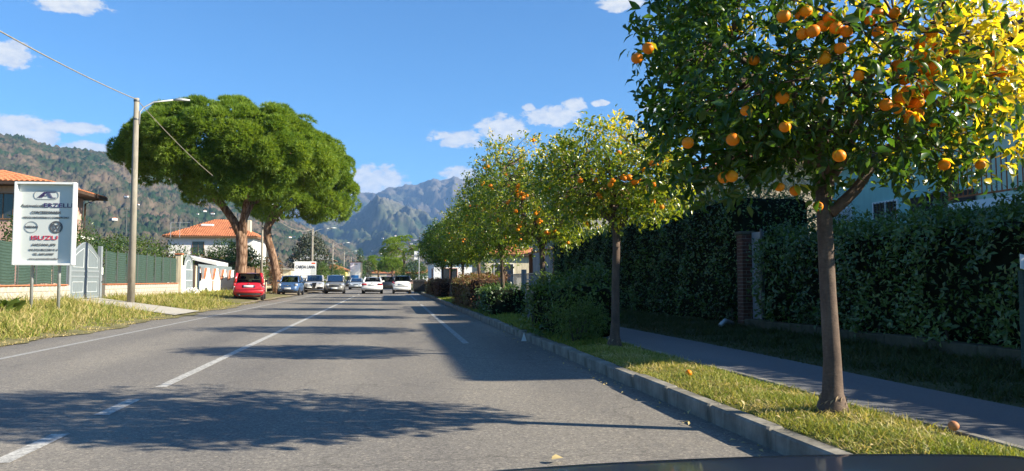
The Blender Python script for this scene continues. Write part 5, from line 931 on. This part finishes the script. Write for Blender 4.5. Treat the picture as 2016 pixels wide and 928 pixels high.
shrub('dark_tree', 'dense dark green tree below the flat topped pine', (3.9, 118, 0), [(0, 0, 2.7, 1.9, 1.9, 1.6), (.8, 0, 2.2, 1.5, 1.5, 1.5), (-.8, 0, 2.3, 1.3, 1.3, 1.3)], 2400, .30, 714, 'bush_leaf', 'tree', (-.05, .4), .4, None, 1, (1.4, .16))
shrub('dark_tree', 'small yellow green tree just left of the dense dark tree', (2.0, 128, 0), [(0, 0, 1.8, .9, .9, 1.3)], 700, .28, 715, 'bush_leaf', 'tree', (.3, .8), .4, None, 1, (.9, .1))
for i, (x, y, h, w__, lab) in enumerate(((-6.0, 170, 8.4, 1.05, 'tall dark cypress behind the petrol station totem'), (-4.7, 176, 5.6, 1.15, 'shorter brownish cypress beside the tall one'))):
    shrub('cypress', lab, (x, y, 0), [(0, 0, h * .38, w__, w__, h * .38), (0, 0, h * .62, w__ * .7, w__ * .7, h * .37)], 1500, .42, 720 + i, 'hedge_leaf' if i == 0 else 'olive_leaf', 'tree', (0, .35) if i == 0 else (-.2, .3), .3, None, 1, (.8, .15))

# ------------------------------------------------------------------ lamp poles, wires
def lamp_pole(label, X, Y, zb, H, r0, arm, seg=12, armdir=(1, .25)):
    t = thing('lamp_pole', label, 'street lamp', (X, Y, zb), 0, 'street lamps along the left side'); MB().tube([(0, 0, -.3), (0, 0, H * .5), (0, 0, H)], [r0, r0 * .82, r0 * .66], seg).build('pole', 'pole_concrete', t, True)
    dx, dy = armdir; pts = [(r0 * .8, 0, H - 1.05), (r0 * .9, 0, H - .55), (r0 + .12, dy * .1, H - .35), (dx * arm * .45, dy * arm * .45, H - .1), (dx * arm, dy * arm, H + .06)]
    a = MB().tube(pts, .032, 7).build('lamp_arm', 'galv', t, True); m = MB(); m.tube([(dx * arm * .97, dy * arm * .97, H + .06), (dx * arm * 1.15, dy * arm * 1.15, H + .10), (dx * arm * 1.42, dy * arm * 1.42, H + .10)], [.04, .07, .035], 8); m.build('lamp_head', 'galv', a, True)
    for z in (H - .15, H - .9): MB().lathe([(r0 * .72, z), (r0 * .76, z + .02), (r0 * .76, z + .06), (r0 * .72, z + .08)], 12).build('clamp_band', 'steel_dark', t)
    return t
PT = [(-10.04, 32.5, 8.42)]
lamp_pole('tallest nearest concrete lamp pole in front of the green fence', -10.04, 32.5, .2, 8.25, .150, 1.35)
for (Y, X, lab) in ((92, -8.75, 'concrete lamp pole rising behind the shop sign'), (128, -8.95, 'third concrete lamp pole, next after the shop sign'), (165, -9.2, 'fourth lamp pole above the small red roof'), (200, -9.4, 'farthest lamp pole left of the petrol station totem')):
    lamp_pole(lab, X, Y, 0, 7.2, .15, 1.9, 8); PT.append((X, Y, 7.1))
lamp_pole('bare concrete pole between the two pine trunks', -9.75, 62.3, 0, 7.1, .10, .9, 8, (1, .1)); PT.insert(1, (-9.75, 62.3, 7.0))
def wire(label, a, b, sag, r=.012, mat='pole_concrete'):
    a, b = Vector(a), Vector(b); pts = [a.lerp(b, i / 24) - Vector((0, 0, sag * 4 * (i / 24) * (1 - i / 24))) for i in range(25)]; tag(MB().tube(pts, r, 5).build('cable', mat), label, 'cable')
wire('overhead cable from the nearest lamp pole towards the upper left corner', (-10.04, 32.5, 8.4), (-9.6, 8.0, 7.2), .35, .02)
wire('overhead cable from the nearest lamp pole running into the huge pine', (-10.04, 32.5, 8.4), (-9.75, 62.3, 7.0), .7, .018)
for i, lab in enumerate(('overhead cable from the pines to the pole behind the shop sign', 'overhead cable sagging between the second and third lamp poles', 'overhead cable between the third and fourth lamp poles', 'farthest overhead cable between the last two lamp poles')): wire(lab, PT[i + 1], PT[i + 2], .9, .025, 'steel_dark' if i else 'pole_concrete')

# ------------------------------------------------------------------ shop sign, totem, banner, bin, far buildings
cs = thing('shop_sign', 'white shop hoarding with grey lettering above the parked cars', 'sign', (-9.3, 90, -.06))
MB().box(-1.2, 1.2, 0, .06, 1.5, 3.34).build('panel', 'white', cs); MB().box(.62, 1.18, -.006, -.002, 1.52, 2.75).build('side_panel', 'sign_white', cs)
for x in (-1.05, 1.05): MB().box(x - .05, x + .05, .061, .16, 0, 3.2).build('post', 'galv', cs)
lettering(cs, 'CARDA LANA', 2.15, 0, 2.70, -.02, 'ink_grey', 0, .36, 'lettering', .02); MB().box(.68, 1.1, -.01, -.002, 3.05, 3.22).build('logo', 'ink_orange', cs)
for z in (1.75, 2.0, 2.25): MB().box(-1.1, 1.1, -.006, -.002, z, z + .02).build('rule_line', 'ink_light', cs)
for x in (-.45, -.2): MB().box(x, x + .1, -.006, -.002, 2.38, 2.46).build('mark', 'ink_light', cs)
tt = thing('fuel_totem', 'tall white petrol station totem with a blue lower panel', 'sign', (-6.0, 150, 0))
MB().bbox(-1.15, .75, -.4, .4, .2, 4.55, .03).build('body', 'white', tt); MB().bbox(-1.25, 1.2, -.5, .5, 4.56, 4.68, .02).build('cap', 'brown_wood', tt); MB().box(.76, 1.1, -.35, .35, 0, 4.55).build('side_fin', 'cream_wall', tt); MB().box(-.95, .45, -.43, -.403, .75, 2.1).build('blue_panel', 'blue_sign', tt)
m = MB(); [m.box(-.6 + i * .28, -.4 + i * .28, -.44, -.431, 1.0 + .1 * (i % 2), 1.35) for i in range(3)]; m.build('logo_mark', 'white', tt)
for i in range(3): MB().box(-.35 + i * .2, -.22 + i * .2, -.43, -.402, 4.1, 4.3).build('logo_mark', 'ink_grey', tt)
ps = thing('price_board', 'grey board with faint lines left of the petrol station totem', 'sign', (-7.9, 149, 0)); MB().box(-.85, .75, 0, .1, .9, 3.1).build('panel', 'sign_white', ps); [MB().box(-.6, .4 - .2 * (i % 2), -.01, -.002, 1.3 + i * .3, 1.36 + i * .3).build('line_mark', 'ink_light', ps) for i in range(5)]; MB().box(-.05, .05, .101, .2, 0, 3).build('post', 'galv', ps)
yb = thing('house', 'small yellow house with a red roof behind the hedge clumps', 'house', (0, 0, 0)); MB().box(-12, -7.6, 142, 150, 0, 3.0).build('wall', 'yellow_wall', yb); hip_roof(yb, -12, -7.6, 142, 150, 3.04, 1.1, .5, 'y', False, 'brown_wood'); window(yb, -9, 142, 1, 2.2, 1, 'S', 'white', 'pane')
gb = thing('house', 'grey roofed house behind the magnolia', 'house', (0, 0, 0)); MB().box(-16.5, -10.5, 150, 158, 0, 5.0).build('wall', 'grey_wall', gb); hip_roof(gb, -16.5, -10.5, 150, 158, 5.04, 1.4, .5, 'y', False, 'brown_wood', None, 'grey_wall'); window(gb, -12, 150, 2.6, 4.0, 1, 'S', 'white', 'pane')
for i, (x, y, w1, h, wm, lab) in enumerate(((4, 260, 9, 3.4, 'pink_wall', 'far pink house at the end of the road'), (-3.5, 280, 6, 3.6, 'cream_wall', 'far cream house left of the end of the road'), (12, 240, 8, 3.2, 'white_wall', 'far white house beyond the dense dark tree'), (-9, 300, 7, 4.2, 'white_wall', 'far white house behind the cypresses'))):
    f = thing('house', lab, 'house', (x, y, 0)); MB().box(-w1 / 2, w1 / 2, 0, 8, 0, h).build('wall', wm, f); hip_roof(f, -w1 / 2, w1 / 2, 0, 8, h + .04, 1.3, .4, 'x', False); window(f, -w1 / 4, 0, 1, 2.4, 1.1, 'S', 'white', 'pane'); window(f, w1 / 4, 0, 1, 2.4, 1.1, 'S', 'white', 'pane')
bn = thing('banner', 'white banner hanging from a pole above the white hatchback', 'banner', (2.95, 75, .1)); MB().tube([(0, 0, 0), (0, 0, 4.1)], .04, 8).build('pole', 'galv', bn); MB().grid(lambda u, v: (-.05 - .42 * u, .02 * math.sin(v * 7 + u * 3), 3.05 + .8 * v), 4, 8).build('cloth', 'white', bn); MB().box(-.40, -.12, -.035, -.03, 3.3, 3.55).build('print', 'ink_light', bn); MB().tube([(0, 0, 3.88), (-.5, 0, 3.88)], .015, 5).build('spar', 'galv', bn)
wb = thing('waste_container', 'black wheeled waste container beside the white hatchback', 'bin', (2.75, 68.5, .0))
MB().prism([(-.5, .18), (.5, .18), (.58, 1.05), (-.58, 1.05)], 'y', -.4, .5).build('body', 'black', wb); MB().prism([(-.6, 1.055), (.6, 1.055), (.55, 1.2), (-.55, 1.2)], 'y', -.45, .55).build('lid', 'plastic', wb)
for x in (-.4, .4):
    for y in (-.3, .4): MB().lathe([(.09, -.04), (.09, .04)], 10, 'x', (x, y, .09)).build('wheel', 'tyre', wb)
yh = thing('planter', 'yellow ochre box at the roadside behind the grey car', 'box', (-5.6, 88, 0)); MB().bbox(-.6, .6, -.3, .3, 0, 1.0, .04).build('body', 'yellow_wall', yh); MB().bbox(-.65, .65, -.35, .35, 1.002, 1.06, .02).build('lid', 'yellow_wall', yh)

# houses on the hillside
hm = MB(); hm.box(-1, 1, -1, 1, 0, 1); hme = hm.mesh('wall'); hme.materials.append(MATS['white_wall']); hr = MB().prism([(-1.15, 1.002), (1.15, 1.002), (0, 1.5)], 'y', -1.1, 1.1).mesh('roof'); hr.materials.append(MATS['roof_tile'])
deps = bpy.context.evaluated_depsgraph_get(); deps.update(); q = random.Random(12); nh_ = 0
spots = [(-17.6, 5.55), (-16.9, 5.05), (-18.3, 4.0), (-13.2, 4.55), (-12.7, 4.75), (-12.2, 4.6), (-7.0, 3.05), (-6.7, 3.1), (-6.1, 3.0), (-5.3, 3.0), (-9.9, 3.3), (-9.3, 3.2)] + [(q.uniform(-12, -1), q.uniform(.9, 2.2)) for _ in range(16)] + [(q.uniform(-9, -3), q.uniform(1.2, 1.8)) for _ in range(14)] + [(q.uniform(-.6, 6), q.uniform(1.4, 3.4)) for _ in range(16)]
for a, e in spots:
    d = Vector((math.sin(R(a)) * math.cos(R(e)), math.cos(R(a)) * math.cos(R(e)), math.sin(R(e)))); org = Vector((0, 0, 1.15)) + d * 600
    ok, loc, nn, ix, ob, mx_ = sc.ray_cast(deps, org, d)
    if ok and ob.name == 'haze': ok, loc, nn, ix, ob, mx_ = sc.ray_cast(deps, loc + d * .5, d)
    if not ok or ob.get('kind') != 'structure' or ob.name.startswith('ground'): continue
    s = q.uniform(.8, 1.3) * (2.2 if loc.y < 2300 else 4); t = thing('village_house', 'tiny pale house on the far hillside', 'house', tuple(loc - Vector((0, 0, s * .3))), q.uniform(-40, 40), 'houses scattered on the hillsides')
    o1 = link('wall', hme, None, t); o2 = link('roof', hr, None, t); o1.scale = o2.scale = (s * q.uniform(.9, 1.5), s * .8, s * .95); nh_ += 1
# ================================================================== cars
def smooth_keys(keys, n):
    K = np.array(keys, float); t = np.linspace(K[0, 0], K[-1, 0], n); s = np.concatenate([K[:, 0]]); out = []
    # denser sampling at both ends
    u = np.linspace(0, 1, n); u = .5 - .5 * np.cos(u * math.pi); ys = K[0, 0] + (K[-1, 0] - K[0, 0]) * u
    return [(y, *[float(np.interp(y, K[:, 0], K[:, j])) for j in range(1, K.shape[1])]) for y in ys]
def loft(keys, n=30, m=28, p=4.5):
    st = smooth_keys(keys, n); mb = MB(); V = []
    for y, hw, zb, zt in st:
        cz, hh = (zb + zt) / 2, (zt - zb) / 2
        for k in range(m):
            a = 2 * math.pi * k / m; c, s = math.cos(a), math.sin(a); x = hw * math.copysign(abs(c) ** (2 / p), c); z = cz + hh * math.copysign(abs(s) ** (2 / p), s)
            x *= 1 - .06 * max(0, (z - cz) / max(hh, .01)); V.append((x, y, z))
    F = [(i * m + k, i * m + (k + 1) % m, (i + 1) * m + (k + 1) % m, (i + 1) * m + k) for i in range(n - 1) for k in range(m)] + [tuple(range(m - 1, -1, -1)), tuple(range((n - 1) * m, n * m))]
    return mb.add(V, F)
def wheel(t, x, y, r, wd, rim='rim'):
    s = 1 if x > 0 else -1; w_ = MB().lathe([(r * .62, -wd / 2), (r * .93, -wd / 2), (r, -wd * .36), (r, wd * .36), (r * .93, wd / 2), (r * .62, wd / 2)], 22, 'x', (x, y, r)).build('wheel', 'tyre', t, True)
    MB().lathe([(r * .63, wd / 2 * s * .2), (r * .63, wd / 2 * s * .85), (r * .52, wd / 2 * s * .7), (r * .15, wd / 2 * s * .9), (.02, wd / 2 * s * .9)], 18, 'x', (x, y, r)).build('rim', rim, w_)
    MB().lathe([(r * 1.16, -wd * .3), (r * 1.16, wd * .42 )] if s > 0 else [(r * 1.16, -wd * .42), (r * 1.16, wd * .3)], 20, 'x', (x, y, r * 1.02)).build('wheel_arch', 'plastic', t)
def car(name, label, loc, rotz, paint, keys, gh, wheels, front=None, rear=None, roofmat=None, group=None, rim='rim', pillar=None):
    """keys: (y, halfwidth, zbottom, ztop) of the lower body; gh: greenhouse dict; y points forward"""
    t = thing(name, label, 'car', loc, rotz, group); body = loft(keys).build('body', paint, t, True)
    zb, zr = gh['zb'], gh['zr']; wb, wr = gh['wb'], gh['wr']; A = [(-wb, gh['rb']), (wb, gh['rb']), (wb, gh['fb']), (-wb, gh['fb'])]; T = [(-wr, gh['rt']), (wr, gh['rt']), (wr, gh['ft']), (-wr, gh['ft'])]
    lo = [Vector((x * (.90 if i > 1 else .95), y, zb)) for i, (x, y) in enumerate(A)]; hi = [Vector((x, y, zr)) for x, y in T]
    pm = pillar or paint
    def pane(nm, a, b, c, d, bulge, ax):
        m = MB(); m.grid(lambda u, v: tuple((a.lerp(b, u)).lerp(d.lerp(c, u), v) + Vector(ax) * bulge * 4 * u * (1 - u)), 6, 4); return m.build(nm, 'car_glass', t, True)
    pane('rear_window', lo[0], lo[1], hi[1], hi[0], .06, (0, -1, 0)); pane('windscreen', lo[3], lo[2], hi[2], hi[3], .08, (0, 1, 0))
    for s, (i, j) in ((-1, (0, 3)), (1, (1, 2))):
        pane('side_window', lo[i], lo[j], hi[j], hi[i], .02, (s, 0, 0)); a = lo[i].lerp(lo[j], .5); b = hi[i].lerp(hi[j], .45); MB().tube([a + Vector((s * .02, 0, 0)), b + Vector((s * .02, 0, 0))], .045, 6).build('door_pillar', 'plastic', t)
        f = .38; m = MB(); m.tube([lo[i], lo[i].lerp(hi[i], .5) + Vector((s * .01, -.02, 0)), hi[i]], [.085, .075, .07], 8); m.build('rear_pillar', pm, t, True); m = MB(); m.tube([lo[j], lo[j].lerp(hi[j], .5), hi[j]], [.05, .045, .045], 8); m.build('front_pillar', pm, t, True)
        MB().bbox(s * (wb + .10) - .10, s * (wb + .10) + .10, gh['fb'] - .42, gh['fb'] - .30, zb + .02, zb + .16, .03).build('door_mirror', gh.get('mirror', paint), t)
    def roof(u, v):
        a = (u - .5) * 2; b = (v - .5) * 2; x = a * (wr + .03) * (1 - .04 * b * b); y = gh['rt'] + (gh['ft'] - gh['rt']) * v + .06 * (1 - a * a) * (b); z = zr + gh.get('dome', .07) * (1 - a * a * .75) * (1 - .75 * b * b) - .02; return (x, y, z)
    MB().grid(roof, 10, 10).build('roof', roofmat or paint, t, True); m = MB(); m.grid(lambda u, v: (lambda p: (p[0], p[1], p[2] - .05))(roof(u, v)), 10, 10); m.build('headliner', 'seat_fabric', t)
    MB().box(-wb + .08, wb - .08, gh['fb'] - .25, gh['fb'] + .0, zb - .05, zb + .05).build('dashboard', 'plastic', t)
    for sx in (-.36, .36):
        for yy in (gh['fb'] - 1.0, gh['rb'] + .45):
            s_ = MB(); s_.bbox(sx - .22, sx + .22, yy - .06, yy + .06, zb - .3, zb + .16, .04); s_.bbox(sx - .12, sx + .12, yy - .05, yy + .05, zb + .18, zb + .36, .04); s_.build('seat', 'seat_fabric', t)
    r, wd, yf, yr, wx = wheels
    for x in (-wx, wx): wheel(t, x, yf, r, wd, rim); wheel(t, x, yr, r, wd, rim)
    yR, yF = keys[0][0], keys[-1][0]
    W__ = max(k[1] for k in keys)
    MB().bbox(-W__ + .12, W__ - .12, yR + .25, yF - .25, .16, .34, .05).build('underbody', 'plastic', t)
    def part(nm, x0, x1, y0, y1, z0, z1, mt, c=.03): return MB().bbox(x0, x1, min(y0, y1), max(y0, y1), z0, z1, c).build(nm, mt, t, True)
    for nm, x0, x1, dy0, dy1, z0, z1, mt, sym in (rear or []):
        for s in ((1, -1) if sym else (1,)): part(nm, min(s * x0, s * x1), max(s * x0, s * x1), yR + dy0, yR + dy1, z0, z1, mt, min(.03, (z1 - z0) / 3.2, abs(x1 - x0) / 3.2, abs(dy1 - dy0) / 3.2))
    for nm, x0, x1, dy0, dy1, z0, z1, mt, sym in (front or []):
        for s in ((1, -1) if sym else (1,)): part(nm, min(s * x0, s * x1), max(s * x0, s * x1), yF - dy0, yF - dy1, z0, z1, mt, min(.03, (z1 - z0) / 3.2, abs(x1 - x0) / 3.2, abs(dy1 - dy0) / 3.2))
    return t
PLR = lambda z, dy=-.03: [('number_plate', -.26, .26, dy, dy + .04, z, z + .115, 'plate', False), ('plate_band', -.27, -.235, dy - .004, dy + .036, z + .002, z + .113, 'plate_blue', False), ('plate_band', .235, .27, dy - .004, dy + .036, z + .002, z + .113, 'plate_blue', False)]
# red hatchback
PK = [(-1.78, .66, .42, .88), (-1.74, .75, .30, .97), (-1.6, .79, .22, 1.0), (-.9, .80, .2, 1.0), (.5, .80, .2, .99), (1.0, .79, .2, .97), (1.4, .77, .22, .93), (1.66, .70, .26, .84), (1.76, .58, .36, .66)]
car('parked_car', 'small red hatchback parked half on the verge, seen from behind', (-7.68, 45.3, .04), 6.5, 'car_red', PK, dict(zb=.98, zr=1.49, wb=.74, wr=.61, rb=-1.66, rt=-1.52, ft=.25, fb=.95, dome=.06, mirror='black'), (.285, .17, 1.12, -1.18, .70),
    rear=PLR(.72) + [('tail_lamp', .67, .79, -.0, .16, .74, .97, 'lamp_red', True), ('lamp_lens', .69, .78, -.012, .1, .72, .80, 'lamp_clear', True), ('bumper', -.76, .76, -.06, .14, .40, .60, 'car_red', False), ('bumper_strip', -.74, .74, -.075, .1, .575, .60, 'black', False), ('plate_recess', -.34, .34, -.012, .06, .695, .855, 'black', False), ('badge', -.05, .05, -.03, .02, .89, .94, 'chrome', False), ('rear_valance', -.62, .62, -.03, .2, .30, .40, 'plastic', False), ('exhaust', -.52, -.42, -.08, .2, .26, .33, 'steel_dark', False), ('high_lamp', .64, .72, .05, .14, 1.0, 1.32, 'lamp_red', True)], rim='rim_dark')
# blue rounded city car
FK = [(-1.75, .62, .36, .8), (-1.5, .78, .22, .96), (-.8, .81, .2, .97), (.5, .81, .2, .97), (1.0, .80, .2, .97), (1.3, .78, .22, .95), (1.55, .72, .25, .88), (1.7, .62, .3, .76), (1.78, .45, .4, .6)]
car('parked_car', 'rounded blue city car parked beside the second pine trunk', (-7.3, 60.6, .04), 179, 'car_blue', FK, dict(zb=.96, zr=1.42, wb=.74, wr=.56, rb=-1.6, rt=-1.1, ft=.3, fb=.98, dome=.08), (.29, .17, 1.12, -1.18, .72),
    front=PLR(.44, -.05) + [('headlamp', .50, .70, .05, .24, .66, .86, 'lamp_clear', True), ('fog_lamp', .46, .60, .02, .14, .48, .56, 'lamp_clear', True), ('grille', -.40, .40, -.03, .06, .30, .38, 'black', False), ('badge', -.06, .06, .0, .06, .68, .78, 'chrome', False), ('moustache_trim', -.30, .30, .0, .05, .72, .74, 'chrome', False)])
# silver suv with shield grille
AK = [(-2.3, .72, .4, .9), (-2.1, .88, .28, 1.05), (-1.0, .93, .24, 1.06), (.6, .93, .24, 1.05), (1.2, .92, .24, 1.02), (1.8, .86, .26, .95), (2.15, .76, .3, .84), (2.3, .6, .4, .7)]
car('parked_car', 'silver sport utility car with a dark shield grille, between blue and grey cars', (-6.75, 73.8, .02), 184, 'car_silver', AK, dict(zb=1.04, zr=1.58, wb=.84, wr=.66, rb=-2.0, rt=-1.5, ft=.3, fb=1.05, dome=.07), (.34, .23, 1.4, -1.42, .81),
    front=[('number_plate', .22, .66, -.06, 0, .44, .54, 'plate', False), ('headlamp', .42, .78, .08, .30, .74, .88, 'lamp_clear', True), ('intake', .25, .78, -.02, .1, .36, .54, 'black', True), ('sill_trim', -.8, .8, -.02, .14, .27, .32, 'chrome', False)] + [])
gm = MB().prism([(-.20, .90), (.20, .90), (.14, .62), (0, .36), (-.14, .62)], 'y', 2.27, 2.36); COL_CAR = [o for o in bpy.data.objects if o.get('label', '').startswith('silver sport')][0]; gm.build('shield_grille', 'black', COL_CAR); MB().tube([(-.2, 2.33, .9), (.2, 2.33, .9), (.14, 2.33, .62), (0, 2.33, .36), (-.14, 2.33, .62), (-.2, 2.33, .9)], .018, 5).build('grille_trim', 'chrome', COL_CAR)
# grey mpv driving towards the camera
MK = [(-2.0, .66, .38, .9), (-1.8, .80, .24, 1.04), (-.8, .84, .2, 1.05), (.6, .84, .2, 1.04), (1.1, .83, .2, 1.02), (1.5, .80, .22, .95), (1.85, .70, .26, .82), (2.0, .55, .36, .64)]
car('oncoming_car', 'grey family car facing the camera beside the dashed centre line', (-4.5, 68.0, 0), 182, 'car_grey', MK, dict(zb=1.03, zr=1.56, wb=.77, wr=.62, rb=-1.85, rt=-1.6, ft=.2, fb=1.12, dome=.07), (.31, .2, 1.25, -1.3, .74),
    front=PLR(.42, -.06) + [('headlamp', .46, .74, .08, .36, .66, .86, 'lamp_clear', True), ('grille', -.42, .42, -.02, .1, .60, .74, 'black', False), ('chrome_bar', -.36, .36, -.035, .02, .72, .75, 'chrome', False), ('lower_intake', -.55, .55, -.03, .1, .28, .40, 'black', False)])
# white saloon
BK = [(-2.32, .70, .42, .88), (-2.26, .82, .32, .98), (-2.1, .88, .24, 1.02), (-1.6, .905, .2, 1.03), (-.8, .905, .2, .96), (.6, .905, .2, .95), (1.2, .90, .2, .93), (1.8, .86, .22, .84), (2.15, .76, .26, .74), (2.3, .6, .36, .6)]
car('saloon_car', 'white saloon car with wide red tail lamps, seen from behind', (-1.32, 67.9, 0), 0, 'car_white', BK, dict(zb=.97, zr=1.38, wb=.80, wr=.60, rb=-1.72, rt=-.95, ft=.3, fb=1.05, dome=.06), (.32, .22, 1.38, -1.42, .77),
    rear=[('number_plate', -.26, .26, -.03, .02, .70, .81, 'plate', False), ('tail_lamp', .44, .86, -.02, .22, .72, .88, 'lamp_red', True), ('bumper', -.84, .84, -.06, .2, .36, .60, 'car_white', False), ('rear_valance', -.6, .6, -.05, .2, .26, .36, 'plastic', False), ('badge', -.04, .04, -.02, .02, .90, .97, 'chrome', False), ('exhaust', .42, .52, -.07, .2, .25, .32, 'steel_dark', False)])
# white two seater
SK = [(-1.36, .60, .40, .95), (-1.32, .72, .28, 1.06), (-1.1, .77, .22, 1.08), (-.3, .78, .2, 1.02), (.5, .78, .2, 1.0), (.95, .75, .22, .95), (1.25, .66, .28, .8), (1.35, .5, .38, .62)]
car('micro_car', 'short white two seater car with a black roof, seen from behind', (1.16, 66.7, 0), 0, 'car_white', SK, dict(zb=1.05, zr=1.50, wb=.72, wr=.60, rb=-1.24, rt=-.95, ft=.2, fb=.85, dome=.06, mirror='black'), (.29, .19, .88, -.92, .69), roofmat='car_dark', pillar='car_dark',
    rear=[('number_plate', -.26, .26, -.04, .02, .74, .86, 'plate', False), ('tail_lamp', .60, .70, -.0, .14, .84, .95, 'lamp_red', True), ('lamp_lens', .62, .71, -.0, .14, .72, .82, 'lamp_clear', True), ('bumper', -.73, .73, -.07, .2, .34, .56, 'car_white', False), ('plate_band', -.27, -.235, -.044, .016, .742, .858, 'plate_blue', False), ('shadow_gap', -.55, .55, -.02, .02, .60, .63, 'black', False), ('rear_valance', -.5, .5, -.05, .2, .25, .33, 'plastic', False)])
# more traffic beyond
car('oncoming_car', 'pale blue oncoming saloon further back left of the white saloon', (-3.9, 98, 0), 180, 'car_lightblue', BK, dict(zb=.97, zr=1.38, wb=.80, wr=.60, rb=-1.72, rt=-.95, ft=.3, fb=1.05, dome=.06), (.32, .22, 1.38, -1.42, .77), front=[('headlamp', .5, .8, .05, .3, .62, .76, 'lamp_clear', True), ('grille', -.3, .3, -.02, .1, .52, .64, 'black', False), ('number_plate', -.26, .26, -.05, 0, .4, .5, 'plate', False)])
car('queuing_car', 'dark car half hidden by the white saloon', (-.1, 92, 0), 0, 'car_dark', MK, dict(zb=1.03, zr=1.56, wb=.77, wr=.62, rb=-1.85, rt=-1.6, ft=.2, fb=1.12, dome=.07), (.31, .2, 1.25, -1.3, .74), rear=[('tail_lamp', .58, .76, 0, .2, .8, 1.0, 'lamp_red', True)])
car('queuing_car', 'distant silver car between the white saloon and the two seater', (1.0, 120, 0), 0, 'car_silver', MK, dict(zb=1.03, zr=1.56, wb=.77, wr=.62, rb=-1.85, rt=-1.6, ft=.2, fb=1.12, dome=.07), (.31, .2, 1.25, -1.3, .74), rear=[('tail_lamp', .58, .76, 0, .2, .8, 1.0, 'lamp_red', True)])
car('parked_car', 'dark van parked beyond the hedge clumps', (-6.6, 122, 0), 180, 'car_dark', AK, dict(zb=1.04, zr=1.75, wb=.84, wr=.70, rb=-2.0, rt=-1.8, ft=.3, fb=1.05, dome=.07), (.34, .23, 1.4, -1.42, .81))

# bonnet of the car the picture is taken from
bo = thing('car_bonnet', 'dark blue car bonnet at the bottom of the picture', 'car', (.76, 0, -.021))
def bon(u, v):
    a = (u - .5) * 2; y = .72 + 1.18 * v; hw = 1.0 - .05 * v
    z = .80 - .055 * v + .0 - .035 * abs(a) ** 2.2 - .20 * max(0, abs(a) - .86) / .14 * .6 - (.16 * ((v - .86) / .14) ** 2 if v > .86 else 0); return (a * hw, y, z)
MB().grid(bon, 40, 30).build('bonnet', 'car_navy', bo, True)
for s in (-1, 1):
    MB().grid(lambda u, v: (s * (1.0 - .05 * v + .05 * math.sin(u * 1.57)), .72 + 1.12 * v, .655 - .05 * v - .5 * u), 10, 14).build('wing', 'car_navy', bo, True)
    MB().lathe([(.2, -.1), (.3, -.1), (.31, 0), (.3, .1), (.2, .1)], 22, 'x', (s * .80, 1.2, .31)).build('wheel', 'tyre', bo, True)
    MB().bbox(s * .62 - .14, s * .62 + .14, 1.72, 1.86, .50, .62, .04).build('headlamp', 'lamp_clear', bo, True)
MB().bbox(-.8, .8, 1.70, 1.92, .22, .50, .06).build('bumper', 'car_navy', bo, True)
